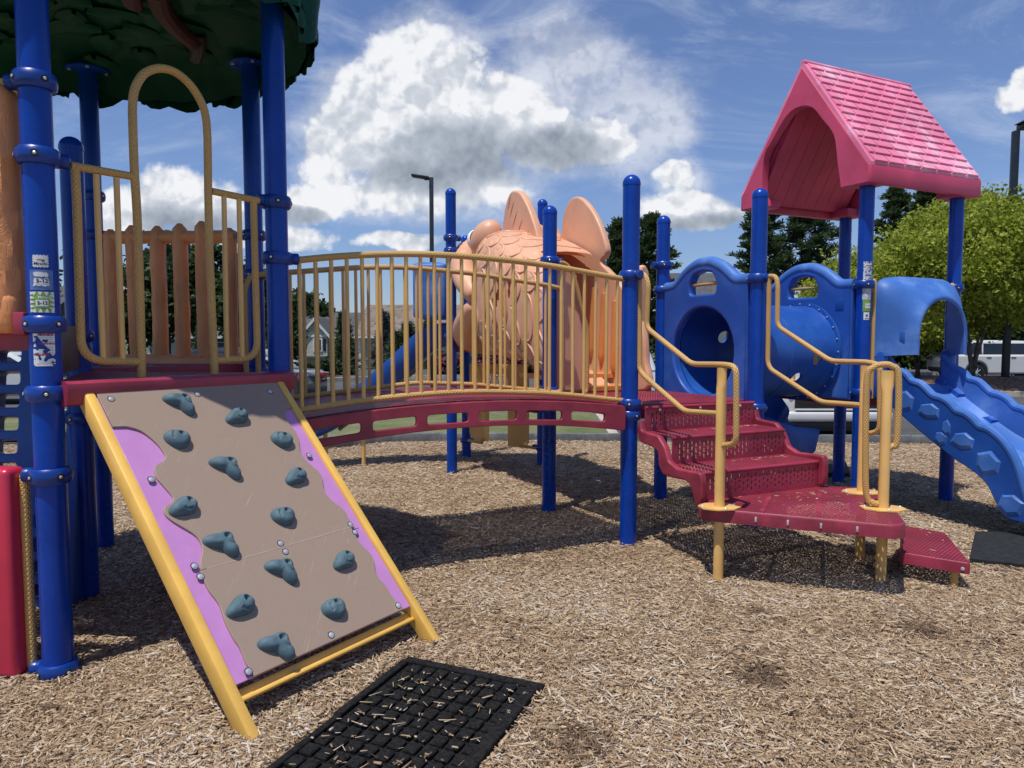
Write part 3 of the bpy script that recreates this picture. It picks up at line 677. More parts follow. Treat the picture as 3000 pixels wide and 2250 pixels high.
for i in range(70):                               # leaf relief on the underside
    th = random.uniform(0, 6.28); r = 1.22 * math.sqrt(random.random()); a2 = random.uniform(0, 6.28); t_ = 1 - r / 1.36
    zc = 3.345 + .16 * min(1, t_ * 14) + .26 * t_ ** 1.1 - .03; o = Vector((math.cos(a2), math.sin(a2), 0)); q = V3(pM, zc + .012) + Vector((r * math.cos(th), r * math.sin(th), 0))
    K_, N_ = 9, 6; vs = []; ln, wd = random.uniform(.3, .46), random.uniform(.10, .15); s_ = Vector((-o.y, o.x, 0))
    for k in range(K_):
        t = k / (K_ - 1); wdt = wd * math.sin(math.pi * (t * .94 + .03)) ** .7
        for j in range(N_ + 1):
            x = j / N_ * 2 - 1; vs.append(q + o * (ln * (t - .5)) + s_ * (x * wdt + .03 * math.sin(t * 3 + i)) + Vector((0, 0, -.030 * (1 - abs(x)) ** .6 + .010 * math.cos(t * 20 - abs(x) * 9) * (abs(x) > .05) * (1 - abs(x)))))
    mb.add(vs, [(k * 7 + j, (k + 1) * 7 + j, (k + 1) * 7 + j + 1, k * 7 + j + 1) for k in range(K_ - 1) for j in range(N_)])
mb.build('leaf_skirt', 'green', can, smooth=70)
Hc = 3.60
for pts in (((455, -30), (475, 30), (520, 85), (560, 120), (578, 140)), ((365, -60), (388, 5), (384, 25))):
    MB().tube(crom([onG(x, y, Hc - .03 * i) for i, (x, y) in enumerate(pts)], 5), [.07 - .03 * i / (len(pts) * 5) for i in range((len(pts) - 1) * 5 + 1)], 10).build('branch', 'branch', can)
MB().tube(crom([onG(582, 95, 3.56), onG(583, 130, 3.52), onG(572, 168, 3.49)], 5), .05, 10).build('branch', M['dark'], can)
# ------------------------------------------------------------------ arched bridge and its two railings
br = thing('arched_bridge', 'maroon arched bridge with slotted side beams linking the two decks', 'bridge', V3((pB + pP) / 2, 1.0))
bl = 2.5
def arc(a): return 1.0 + .078 * (1 - ((a - 1.25) / 1.2) ** 2)
def side_outline():
    top = [(a, arc(a) - .01) for a in np.linspace(.06, 2.42, 26)]
    bot = [(a, arc(a) - .178 - .02 * ((a - 1.25) / 1.2) ** 2) for a in np.linspace(2.42, .06, 26)]
    return round_poly(bot[-1:] + top + bot[:-1], .03, 2)
hol = []
for c_ in (.30, .655, 1.01, 1.365, 1.72, 2.075):
    x0, x1 = c_ - .115 + .0, c_ + .165
    ring = [(x0, arc(x0) - .132 - .008), (x1, arc(x1) - .132 - .008), (x1, arc(x1) - .078), (x0, arc(x0) - .078)]
    hol.append(round_poly(ring, .022, 4))
for off, nm in ((-.0, pB - v * .06), (0, pC + v * .06)):
    wall_plate(MB(), nm, u, side_outline(), hol, .03, .006).build('side_beam', 'maroon', br)
dk = MB(); K = 32; vs = []
for i in range(K + 1):
    a = .05 + 2.4 * i / K
    for t in (-.045, 1.295): vs.append(V3(pB + u * a + v * t, arc(a)))
dk.add(vs, [(2 * i, 2 * i + 1, 2 * i + 3, 2 * i + 2) for i in range(K)]); dk.add([q - Vector((0, 0, .012)) for q in vs], [(2 * i, 2 * i + 1, 2 * i + 3, 2 * i + 2) for i in range(K)]); dk.build('walkway', 'perf', br)
def baluster_rail(name, label, P, top, bot, xs, ends):
    t = thing(name, label, 'railing', V3(P + u * 1.25, 1.1), 'bridge railings')
    MB().tube(top, .0205, 14).build('top_rail', 'grip', t)
    MB().tube(bot, .019, 14).build('bottom_rail', 'grip', t)
    def zat(path, a):
        for p, q in zip(path, path[1:]):
            ap, aq = (Vector((p.x, p.y)) - P).dot(u), (Vector((q.x, q.y)) - P).dot(u)
            if min(ap, aq) - 1e-6 <= a <= max(ap, aq) + 1e-6 and abs(aq - ap) > 1e-6: return p.z + (q.z - p.z) * (a - ap) / (aq - ap)
        return path[0].z
    for a in xs:
        q = P + u * a; MB().tube([V3(q, zat(bot, a)), V3(q, zat(top, a))], .0125, 10).build('baluster', 'yellow', t)
    for e in ends: MB().tube(e, .0195, 12).build('end_loop', 'grip', t)
    return t
PF = pB.copy()
tp = fillet([V3(PF + u * a, h) for a, h in [(.02, 1.935)] + tr(PF, u, [(1004, 749), (1193, 742), (1386, 751), (1585, 773)]) + [(2.46, 1.918)]], .25, 5)
bt = fillet([V3(PF + u * a, h) for a, h in [(.03, 1.045)] + tr(PF, u, [(1108, 1166), (1362, 1146), (1615, 1151)]) + [(2.46, 1.022)]], .25, 5)
baluster_rail('bridge_railing', 'nearer curved yellow railing of the bridge with many upright bars', PF, tp, bt, [.125 + i * .0942 for i in range(25)], [])
PB = pC - v * .1
tp = fillet([V3(PB + u * a, h) for a, h in [(.02, 1.955)] + tr(PB, u, [(1063, 783), (1193, 783), (1386, 801), (1600, 835)]) + [(2.575, 1.925), (2.575, 1.82)]], .1, 6)
bt = fillet([V3(PB + u * a, h) for a, h in [(.02, 1.02)] + tr(PB, u, [(1118, 1134), (1222, 1121), (1386, 1126), (1595, 1146)]) + [(2.575, 1.0), (2.575, 1.15)]], .09, 6)
baluster_rail('bridge_railing', 'farther curved yellow railing of the bridge, seen through the nearer one', PB, tp, bt, [.14 + i * .0985 for i in range(24)],
              [[tp[-1], bt[-1]], [V3(PB + u * .0, 1.02), V3(PB + u * 0, 1.95)]])
gb_ = thing('grab_bar', 'bent yellow grab bar on the shaded post right of the log fence', 'grab bar', V3(pC, 1.5))
q = tr3(pC - v * .1, dv(235.5), [(756, 808), (735, 806), (716, 845), (722, 1092)]); MB().tube(fillet(q, .07), .019, 12).build('bent_tube', 'grip', gb_)

# ------------------------------------------------------------------ stairs, landing, lower step and handrails
dn = -v
st = thing('perforated_stairs', 'maroon perforated metal stairs from the square deck down to the landing', 'stairs', V3(pP + dn * .4 + u * .6, .4))
U0, U1 = .07, 1.13
def sp(uu, ss, z): return V3(pP + u * uu + dn * ss, z)
lev = [(.10, .985, .80), (.42, .80, .605), (.74, .605, .415)]
def slot_holes(x0, x1, y0, y1):
    out = []; nx = int((x1 - x0) / .036); rows = 3
    for i in range(nx):
        for j in range(rows):
            cx = x0 + (i + .5) * (x1 - x0) / nx; h = (y1 - y0) / (rows + .5); cy = y0 + (j + .55 + (.4 if i % 2 else 0)) * h
            out.append([(cx - .0048, cy - h * .33), (cx + .0048, cy - h * .33), (cx + .0048, cy + h * .33), (cx - .0048, cy + h * .33)])
    return out
for i, (s0, zt_, zb_) in enumerate(lev):
    P0 = pP + dn * s0
    wall_plate(MB(), P0, u, rect(U0, zb_ - .02, U1, zt_ - .008, .012), slot_holes(U0 + .05, U1 - .03, zb_ + .018, zt_ - .03), .008, .002).build('riser', 'maroon', st)
    if i < 2:
        s1 = lev[i + 1][0]
        MB().poly([sp(U0, s0, zb_), sp(U1, s0, zb_), sp(U1, s1, zb_), sp(U0, s1, zb_)]).poly([sp(U0, s0, zb_ - .012), sp(U1, s0, zb_ - .012), sp(U1, s1, zb_ - .012), sp(U0, s1, zb_ - .012)]).build('tread', 'perf', st, smooth=0)
    nose = MB(); nose.tube([sp(U0, s0 + .0, zt_ - .012), sp(U1, s0, zt_ - .012)], .013, 10); nose.build('nosing', 'maroon', st)
bl_ = MB()
for uu in (.2, .58, .98): bl_.lathe([(.011, 0), (.011, .004), (.006, .008), (0, .008)], 10, sp(uu, .108, .955), Matrix.Rotation(math.atan2(dn.y, dn.x), 3, 'Z') @ Matrix.Rotation(R(90), 3, 'Y'), cap=False)
bl_.build('bolt', 'steel', st)
SO = [(1880, 1228), (1886, 1262), (1905, 1268), (1934, 1276), (1954, 1309), (1966, 1352), (1990, 1372), (2059, 1385), (2064, 1410), (2062, 1458), (2058, 1480), (2044, 1484), (2029, 1418), (2012, 1406), (1972, 1398), (1949, 1390), (1936, 1362), (1934, 1322), (1916, 1308), (1880, 1294), (1873, 1262)]
PSs = pP + u * (U0 - .03)
so = [(a, h) for a, h in tr(PSs, dn, SO)]
so = round_poly(so, .02, 3)
wall_plate(MB(), PSs, dn, so, [], .05, .012).build('stringer', 'maroon_worn', st)
wall_plate(MB(), pP + u * (U1 + .03), dn, [(a, h + .035) for a, h in so], [], .05, .012).build('stringer', 'maroon_worn', st)

LZ = .41
LG = [onG(x, y, LZ) for x, y in ((2054, 1466), (2051, 1478), (2080, 1489), (2616, 1538), (2650, 1532), (2598, 1458), (2561, 1428), (2404, 1424), (2118, 1460))]
lg2 = [Vector((q.x, q.y)) for q in LG]; lc = sum(lg2, Vector((0, 0))) / len(lg2)
ld = thing('stair_landing', 'worn maroon perforated landing platform at the foot of the stairs', 'landing', V3(lc, LZ))
ring = round_poly(lg2, .03, 3)
MB().poly([V3(q, LZ) for q in ring]).poly([V3(q, LZ - .012) for q in ring]).build('landing_plate', 'perf_l', ld, smooth=0)
n = len(ring); vs = []
prof = [(0, 0), (.007, -.005), (.01, -.015), (.01, -.082), (-.02, -.084)]
for o_, dz in prof: vs += [V3(q + (q - lc).normalized() * o_, LZ + dz) for q in ring]
sk = MB().add(vs, [(i * n + j, i * n + (j + 1) % n, (i + 1) * n + (j + 1) % n, (i + 1) * n + j) for i in range(len(prof) - 1) for j in range(n)])
sk.build('skirt', 'maroon_worn', ld)
fd = (LG[3] - LG[2]).normalized(); sl = MB()
for k in (.27, .45, .63, .82):
    q = LG[2].lerp(LG[3], k) + Vector((fd.y, -fd.x, 0)) * .0105; q.z = LZ - .042
    sl.box(q, (.012, .004, .032), Matrix.Rotation(math.atan2(fd.y, fd.x), 3, 'Z'), .001)
sl.build('bright_slot', 'steel', ld)  # bright strips: bolts and light seen through the slots, put into the colour
rib = MB()
for k in (.3, .62):
    a = LG[2].lerp(LG[3], k); b = LG[8].lerp(LG[6], k); d = b - a
    rib.box((a + b) / 2 - Vector((0, 0, -.002)), (d.length * .9, .03, .006), Matrix.Rotation(math.atan2(d.y, d.x), 3, 'Z'), .001)
rib.build('seam_strip', 'maroon_worn', ld)

SZ = .125
sg = [onG(x, y, SZ) for x, y in ((2640, 1538), (2767, 1560), (2843, 1650), (2638, 1617))]
s2 = [Vector((q.x, q.y)) for q in sg]; sc_ = sum(s2, Vector((0, 0))) / 4
ls = thing('low_step', 'low red perforated step to the right of the landing on a yellow stub leg', 'step', V3(sc_, SZ))
ring = round_poly(s2, .025, 3); n = len(ring)
MB().poly([V3(q, SZ) for q in ring]).poly([V3(q, SZ - .012) for q in ring]).build('step_plate', 'perf_l', ls, smooth=0)
vs = []
for o_, dz in ((0, 0), (.006, -.004), (.008, -.014), (.008, -.07), (-.01, -.072)): vs += [V3(q + (q - sc_).normalized() * o_, SZ + dz) for q in ring]
MB().add(vs, [(i * n + j, i * n + (j + 1) % n, (i + 1) * n + (j + 1) % n, (i + 1) * n + j) for i in range(4) for j in range(n)]).build('skirt', 'maroon', ls)
q = Vector(sg[2]).lerp(sg[3], .14) + Vector((0, .05, 0)); MB().tube([(q.x, q.y, gz(q.x, q.y) - .1), (q.x, q.y, SZ - .02)], .021, 14).build('leg', 'grip', ls)
q2 = Vector(sg[2]).lerp(sg[3], .12) + Vector((.0, -.011, 0)); q2.z = SZ - .04; MB().lathe([(.012, 0), (.011, .006), (0, .008)], 12, q2, Matrix.Rotation(R(90), 3, 'X')).build('bolt', 'steel', ls)
sup = MB(); a, b = LG[5], sg[0]
sup.poly([LG[4] + Vector((0, 0, -.08)), LG[5] + Vector((0, 0, -.08)), V3(s2[0], SZ - .005), V3(s2[3], SZ - .005)]); sup.build('support_plate', 'maroon_worn', ls, smooth=0)

def base_plate(q, ang, parent):
    mb = MB(); pts = [Vector((.14 * math.cos(a), .105 * math.sin(a))) for a in [R(22.5 + 45 * k) for k in range(8)]]
    Rz = Matrix.Rotation(R(ang), 2); pts = [Rz @ p for p in pts]
    mb.prism([V3(Vector((q.x, q.y)) + p, LZ + .003) for p in pts], [V3(Vector((q.x, q.y)) + p, LZ + .011) for p in pts])
    for k in range(3):
        a = Rz @ Vector((.11 * math.cos(R(-90 + 100 * (k - 1))), .085 * math.sin(R(-90 + 100 * (k - 1)))))
        mb.lathe([(.011, 0), (.011, .005), (.005, .01), (0, .01)], 10, V3(Vector((q.x, q.y)) + a, LZ + .011), mi=1, cap=False)
    return mb.build('base_plate', ['yellow', 'steel'], parent)
def yellow_post(q, top, parent, d):
    mb = MB(); n = 20; vs = []; dd = Vector((d[0], d[1])).normalized(); pn = Vector((-dd.y, dd.x))
    prof = [(gz(q.x, q.y) - .15, 1, 1), (top - .13, 1, 1), (top - .09, .55, 1.25), (top, .5, 1.3)]
    for z, sx_, sy_ in prof:
        for j in range(n):
            a = 2 * math.pi * j / n; p = Vector((q.x, q.y)) + pn * (.032 * sx_ * math.cos(a)) + dd * (.032 * sy_ * math.sin(a)); vs.append(V3(p, z))
    mb.add(vs, [(i * n + j, i * n + (j + 1) % n, (i + 1) * n + (j + 1) % n, (i + 1) * n + j) for i in range(3) for j in range(n)] + [tuple(3 * n + j for j in range(n))])
    return mb.build('post', 'yellow', parent, smooth=50)
def handrail(label, P, d, upper, lower, postpx, top_y):
    a = onV(postpx, 1300, P, d)[0]; q = P + d * a
    t = thing('stair_handrail', label, 'handrail', V3(q, LZ), 'yellow handrails of the stairs')
    MB().tube(fillet(tr3(P, d, upper), .055, 6), .0185, 14).build('upper_tube', 'grip', t)
    MB().tube(fillet(tr3(P, d, lower), .055, 6), .0185, 14).build('lower_tube', 'grip', t)
    yellow_post(q, onV(postpx, top_y, P, d)[1] - .01, t, d); base_plate(q, 10, t); return t
Pr = pP + u * .045
handrail('bent yellow handrail on the left side of the red stairs', Pr, dn, [(1862, 804), (1890, 803), (1900, 834), (1894, 960), (2027, 1067), (2120, 1068), (2157, 1074), (2157, 1300), (2114, 1306)],
         [(1874, 806), (1873, 1083), (1890, 1104), (2006, 1205), (2110, 1212)], 2111, 1072)
Pr = pR + u * .0
handrail('bent yellow handrail on the right side of the red stairs, by the tunnel', Pr, dn, [(2240, 809), (2274, 809), (2279, 838), (2277, 955), (2434, 1058), (2545, 1061), (2578, 1070), (2578, 1264), (2535, 1272)],
         [(2254, 812), (2249, 1062), (2258, 1082), (2405, 1178), (2525, 1187)], 2529, 1066)
q2 = Vector((onG(2580, 1700, gz(2.3, 4.3)).x, onG(2580, 1700, gz(2.3, 4.3)).y)); dl = Vector((.95, -.30)).normalized()
hr = thing('stair_handrail', 'yellow loop handrail on a single post at the right front of the landing', 'handrail', V3(q2, LZ), 'yellow handrails of the stairs')
LP = tr3(q2, dl, [(2577, 1475), (2557, 1472), (2538, 1445), (2536, 1300), (2540, 1110), (2560, 1076), (2585, 1068), (2612, 1072), (2632, 1104), (2628, 1285), (2614, 1308), (2594, 1312)])
MB().tube(crom(LP, 7), .0195, 14).build('loop_tube', 'grip', hr)
yellow_post(q2, onV(2584, 1085, q2, dl)[1], hr, dl); base_plate(q2, -5, hr)

# ------------------------------------------------------------------ blue tunnel between two panels
def panel_outline(P, pts): return [(a, h) for a, h in tr(P, v, pts)]
def tunnel_panel(label, P, mirror=False):
    t = thing('tunnel_panel', label, 'panel', V3(P + v * .625, .98), 'blue panels at the ends of the crawl tunnel')
    sh = crom([Vector((.07, 1.985, 0)), Vector((.13, 1.985, 0)), Vector((.24, 2.0, 0)), Vector((.38, 2.10, 0)), Vector((.52, 2.162, 0)), Vector((.63, 2.172, 0)), Vector((.74, 2.162, 0)), Vector((.88, 2.10, 0)), Vector((1.02, 2.0, 0)), Vector((1.12, 1.985, 0)), Vector((1.18, 1.985, 0))], 5)
    outer = [(.07, .93)] + [(p.x, p.y) for p in sh] + [(1.18, .93)]
    win = round_poly([(.46, 1.88), (.80, 1.88), (.81, 1.97), (.755, 2.06), (.63, 2.085), (.50, 2.06), (.45, 1.97)], .03, 3)
    wall_plate(MB(), P, v, outer, [win, circle(.625, 1.365, .40)], .09, .02).build('panel_body', 'plastic_l', t)
    rim = MB()
    band = outer[1:-1]; rim.tube([V3(P + v * a, h - .015) for a, h in band], .055, 12); rim.build('rolled_top', 'chalk_sheen', t)
    MB().tube([V3(P + v * .44, 1.972), V3(P + v * .82, 1.972)], .0165, 12).build('window_bar', 'grip', t)
    return t
P1 = pR - u * 0; P2 = pS - u * .02
tunnel_panel('blue panel with a large round tunnel mouth and a small barred window, left one', P1)
t2 = tunnel_panel('blue arched panel at the far end of the crawl tunnel, beside the stickered post', P2)
lab = MB(); lab.box(V3(P2 + v * .2 - u * .047, 1.80), (.004, .09, .11), Matrix.Rotation(R(25.5), 3, 'Z'), .001); lab.build('moulded_label', 'plastic', t2)
tn = thing('crawl_tunnel', 'blue plastic crawl tunnel with round port holes', 'tunnel', V3(P1 + v * .625 + u * .6, 1.365))
ax = Matrix(((v[0], 0, u[0]), (v[1], 0, u[1]), (0, 1, 0)))       # local: x across, y up, z along u
mb = MB(); c0 = V3(P1 + v * .625, 1.365); LN = 1.23
mb.lathe([(.47, .05), (.47, .075), (.435, .078), (.43, .10), (.43, .6), (.437, .605), (.437, .625), (.43, .63), (.43, LN - .1), (.435, LN - .078), (.47, LN - .075), (.47, LN - .05), (.405, LN - .05), (.405, .05), (.47, .05)], 72, c0, ax, cap=False)
tb = mb.build('tunnel_tube', 'plastic', tn)
for ang_, sl_ in ((188, .93), (214, .74), (20, .55), (-30, .9)):
    cm = MB(); dirn = Vector((math.cos(R(ang_)), math.sin(R(ang_)), 0)); wd = ax @ dirn; b0 = c0 + V3(u * sl_, 0)
    cm.lathe([(.062, .25), (.062, .6)], 28, b0, wd.to_track_quat('Z', 'Y').to_matrix())
    co = cm.build('cutter', 'plastic', None, smooth=0)
    md = tb.modifiers.new('port', 'BOOLEAN'); md.object = co; md.operation = 'DIFFERENCE'; md.solver = 'EXACT'
    dg = bpy.context.evaluated_depsgraph_get(); co.location = -Vector(tn.location) + Vector(tn.location)
    dg.update(); nm = bpy.data.meshes.new_from_object(tb.evaluated_get(dg)); tb.modifiers.clear(); old = tb.data; tb.data = nm; nm.name = 'tunnel_tube'
    bpy.data.objects.remove(co)
bo = MB()
for k in range(24):
    a = 2 * math.pi * k / 24
    for s_ in (.078, LN - .078):
        sgn = 1 if s_ < .5 else -1
        bo.lathe([(.009, 0), (.008, .005), (0, .008)], 8, c0 + ax @ Vector((.452 * math.cos(a), .452 * math.sin(a), s_)), Matrix(((v[0], 0, u[0] * sgn), (v[1], 0, u[1] * sgn), (0, 1, 0))), cap=False)
bo.build('bolt', 'steel', tn)

# curved slide under the tunnel, its exit facing right
cs = thing('curved_slide', 'dark blue curved slide coming down under the crawl tunnel', 'slide', (2.6, 7.6, .4))
def chute(path, w, wall_h, mb, th=.02, rim=.028):
    K = len(path); prof = [(-w / 2 - rim, wall_h - .02), (-w / 2 - rim * .6, wall_h), (-w / 2, wall_h), (-w / 2 + .02, .06), (-w / 2 + .07, .0), (0, -.01), (w / 2 - .07, .0), (w / 2 - .02, .06), (w / 2, wall_h), (w / 2 + rim * .6, wall_h), (w / 2 + rim, wall_h - .02), (w / 2 + .022, .04), (w / 2 - .06, -.045), (0, -.055), (-w / 2 + .06, -.045), (-w / 2 - .022, .04)]
    n = len(prof); vs = []
    for i in range(K):
        a, b = path[max(0, i - 1)], path[min(K - 1, i + 1)]; t = (b - a); h = Vector((t.x, t.y, 0)).normalized(); sd = Vector((h.y, -h.x, 0)); up = sd.cross(t.normalized()); up = up if up.z > 0 else -up
        vs += [path[i] + sd * x + up * y for x, y in prof]
    mb.add(vs, [(i * n + j, i * n + (j + 1) % n, (i + 1) * n + (j + 1) % n, (i + 1) * n + j) for i in range(K - 1) for j in range(n)] + [tuple(range(n)), tuple((K - 1) * n + j for j in reversed(range(n)))]); return mb
pth = crom([Vector((2.95, 8.3, 1.0)), Vector((2.6, 7.8, .97)), Vector((2.38, 7.35, .84)), Vector((2.42, 7.0, .62)), Vector((2.6, 6.88, .45)), Vector((2.82, 6.88, .40))], 7)
chute(pth, .5, .24, MB()).build('slide_chute', 'plastic', cs, smooth=50)
MB().tube([(2.66, 6.88, -.3), (2.66, 6.88, .40)], .06, 16).build('slide_leg', 'blue', cs)

# ------------------------------------------------------------------ pink roof
rf = thing('pink_roof', 'pink plastic gable roof with moulded shingles over the tower', 'roof', V3((pS + pU) / 2, 2.9))
ctr = (pS + pU) / 2; OV = .14; hw = L / 2 + OV; ZB, ZT, ZR = 2.825, 3.0, 4.09
def rw_(a, b, z): return V3(ctr + u * a + v * b, z)     # a along the ridge, b across
X0, X1 = -hw, hw - .02
slope = Vector((0, hw, ZR - ZT)); SLn = math.hypot(hw, ZR - ZT); nin = .05
sh = MB()
for sg_ in (-1, 1):
    o1 = [rw_(X0, sg_ * hw, ZT), rw_(X1, sg_ * hw, ZT), rw_(X1, 0, ZR), rw_(X0, 0, ZR)]
    i1 = [q - Vector((0, 0, .07)) for q in o1]
    sh.prism(i1, o1)
    for e in (0, 1):
        pass
sh.build('roof_slope', 'pink', rf)
tl = MB()
nrow = 13
for sg_ in (-1, 1):
    nrm = Vector((0, 0, 1)); b_dir = V3(v * (-sg_ * hw), ZR - ZT).normalized(); nr = V3(v * (sg_ * (ZR - ZT)), hw).normalized(); ud = V3(u, 0)
    for r_ in range(nrow):
        y0, y1 = r_ * SLn / nrow, (r_ + 1) * SLn / nrow; off = .5 if r_ % 2 else 0
        cw = (X1 - X0) / 7
        for c_ in range(-1, 8):
            x0 = X0 + (c_ + off) * cw + .003; x1 = x0 + cw - .006
            x0 = max(x0, X0 + .035); x1 = min(x1, X1 - .035)
            if x1 - x0 < .04: continue
            base = rw_(0, sg_ * hw, ZT)
            P_ = lambda x, y, h: base + ud * (x) + b_dir * y + nr * h
            j = random.uniform(-.003, .003)
            lo = [P_(x0 + .004, y0 + .002 + j, .0), P_(x1 - .004, y0 + .002, .0), P_(x1, y1 + .012, 0), P_(x0, y1 + .012, 0)]
            hi = [P_(x0 + .006, y0 + .004 + j, .021), P_(x1 - .006, y0 + .004, .021), P_(x1, y1 + .006, .004), P_(x0, y1 + .006, .004)]
            tl.prism(lo, hi)
    tl.box(rw_((X0 + X1) / 2, 0, ZR + .0), (.0, 0, 0)) if False else None
tl.build('shingles', 'pink', rf, smooth=0)
MB().tube([rw_(X0, 0, ZR - .002), rw_(X1, 0, ZR - .002)], .022, 8).build('ridge_cap', 'pink', rf)
fb = MB()
Rm = Matrix.Rotation(R(25.5), 3, 'Z')
for sg_ in (-1, 1):
    fb.box(rw_((X0 + X1) / 2, sg_ * (hw - .025), (ZB + ZT) / 2 - .012), (X1 - X0 + .006, .07, ZT - ZB - .016), Rm, .012)
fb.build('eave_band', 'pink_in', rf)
GP = pS - u * (OV - .035) - v * OV
tot = 2 * hw
AR = [(2251, 600), (2241, 556), (2248, 463), (2269, 420), (2307, 353), (2336, 323), (2370, 313), (2395, 323), (2416, 349), (2452, 399), (2463, 480), (2472, 546)]
def gable(P, nm, arr, thick=.09):
    ar = [(p.x, p.y) for p in crom([Vector((a, h, 0)) for a, h in arr], 5)]
    outer = [(.012, ZB)] + [(.012, ZT - .03), (tot / 2, ZR - .055), (tot - .012, ZT - .03), (tot - .012, ZB)] 
    aa = sorted([ar[0], ar[-1]])
    if ar[0][0] > ar[-1][0]: ar = ar[::-1]
    ar[0] = (ar[0][0], ZB); ar[-1] = (ar[-1][0], ZB)
    ring = [outer[0], outer[1], outer[2], outer[3], outer[4]] + ar[::-1]
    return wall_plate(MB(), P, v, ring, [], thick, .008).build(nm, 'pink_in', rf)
arr = [(a, h) for a, h in tr(GP, v, AR)]
gable(GP, 'gable_wall', arr)
gable(GP + u * (tot - .09), 'gable_wall', arr)
ins = MB()                                         # thick moulded inside lining with grooves
for sg_ in (-1, 1):
    for k in range(8):
        x0 = X0 + .12 + k * (X1 - X0 - .24) / 8; x1 = x0 + (X1 - X0 - .24) / 8 - .005
        q = [rw_(x0, sg_ * (hw - .12), ZB + .06), rw_(x1, sg_ * (hw - .12), ZB + .06), rw_(x1, sg_ * .10, ZR - .30), rw_(x0, sg_ * .10, ZR - .30)]
        ins.prism(q, [p_ + Vector((0, 0, .06)) for p_ in q])
    q = [rw_(X0 + .1, sg_ * (hw - .03), ZB + .04), rw_(X1 - .1, sg_ * (hw - .03), ZB + .04), rw_(X1 - .1, sg_ * .06, ZR - .2), rw_(X0 + .1, sg_ * .06, ZR - .2)]
    ins.prism(q, [p_ + Vector((0, 0, .03)) for p_ in q])
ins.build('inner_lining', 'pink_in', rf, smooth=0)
ft = MB()
for q in (pS, pT, pU, pW): ft.box(V3(q, ZB + .045), (.26, .26, .09), Rm, .02)
ft.build('post_socket', 'pink_in', rf)
MB().box(rw_(.15, -hw - .0015, 2.92), (.055, .004, .07), Rm, .001).build('moulded_label', 'pink', rf)
# ------------------------------------------------------------------ climbing slide with hood at the pink roofed tower
def cp(uu, ss, h): return V3(pS + u * uu - v * ss, h)
cl = thing('climbing_slide', 'blue plastic climbing chute with wavy sides and moulded rock grips', 'slide', cp(.62, .7, .4))
PL = pS + u * .24
TOP = [(2636, 1086), (2655, 1096), (2672, 1116), (2697, 1124), (2715, 1140), (2735, 1159), (2760, 1167), (2783, 1181), (2803, 1203), (2828, 1212), (2850, 1228), (2870, 1249), (2895, 1257), (2920, 1275), (2945, 1300), (2968, 1335), (2985, 1375), (2998, 1420), (3014, 1470), (3040, 1520)]
BOT = [(3040, 1552), (3000, 1533), (2961, 1521), (2935, 1498), (2917, 1462), (2892, 1415), (2849, 1376), (2794, 1340), (2700, 1264), (2632, 1205)]
tops = tr(PL, -v, TOP); bots = tr(PL, -v, BOT)
tops = [(.06, tops[0][1] + .12), (.16, tops[0][1] + .02)] + tops[1:]; bots = bots + [(.06, .93)]
tcur = [(q.x, q.y) for q in crom([Vector((a, h, 0)) for a, h in tops], 4)]; bcur = [(q.x, q.y) for q in crom([Vector((a, h, 0)) for a, h in bots], 4)]
PRt = pS + u * 1.04
wall_plate(MB(), PL, -v, tcur + bcur, [], .05, .012).build('left_side', 'plastic', cl)
wall_plate(MB(), PRt, -v, tcur + bcur, [], .05, .012).build('right_side', 'chalk_sheen', cl)
for P_ in (PL, PRt): MB().tube([V3(P_ - v * a, h) for a, h in tcur], .034, 10).build('rolled_edge', 'chalk_sheen', cl)
bed = MB(); K = 24; vs = []
def lerp_cur(cur, s_):
    c_ = sorted(cur); 
    for (a0, h0), (a1, h1) in zip(c_, c_[1:]):
        if a0 <= s_ <= a1 and a1 > a0: return h0 + (h1 - h0) * (s_ - a0) / (a1 - a0)
    return c_[0][1] if s_ < c_[0][0] else c_[-1][1]
smax = max(a for a, h in bcur)
for i in range(K + 1):
    s_ = .06 + (smax - .06) * i / K; h = lerp_cur(bcur, s_) + .13
    for uu in (.26, .34, .64, .95, 1.02): vs.append(cp(uu, s_, h + (.05 if uu in (.26, 1.02) else 0)))
bed.add(vs, [(5 * i + j, 5 * i + j + 1, 5 * i + j + 6, 5 * i + j + 5) for i in range(K) for j in range(4)])
bed.build('chute_bed', 'chalk_sheen', cl, smooth=60)
def rock(mb, P, d, off, px, py, sx, sy, dep, seed, flip=1):
    rng = random.Random(seed); a0, h0 = onV(px, py, P, d) if not isinstance(px, str) else py
    n = 6; r1 = [(a0 + sx * math.cos(2 * math.pi * k / n + .3) * rng.uniform(.85, 1.15), h0 + sy * math.sin(2 * math.pi * k / n + .3) * rng.uniform(.85, 1.15)) for k in range(n)]
    r2 = [(a0 + (a - a0) * .72 + rng.uniform(-.006, .006), h0 + (h - h0) * .66 + .012) for a, h in r1]
    nrm = Vector((d[1], -d[0])) * flip
    q = lambda a, h, o: V3(Vector(P) + Vector(d) * a + nrm * (off + o), h)
    b = [q(a, h, 0) for a, h in r1]; t = [q(a, h, dep) for a, h in r2]
    if flip < 0: b, t = b[::-1], t[::-1]
    return mb.prism(b, t)
for i, (x, y, sx, sy) in enumerate(((2654, 1176, .075, .085), (2728, 1205, .085, .06), (2762, 1285, .045, .05), (2778, 1255, .035, .06), (2827, 1292, .085, .065), (2898, 1360, .085, .08), (2966, 1480, .085, .075))):
    rock(MB(), PL, -v, .024, x, y, sx * 1.25, sy * 1.3, .014, i).build('rock_grip', 'chalk_sheen', cl, smooth=0)
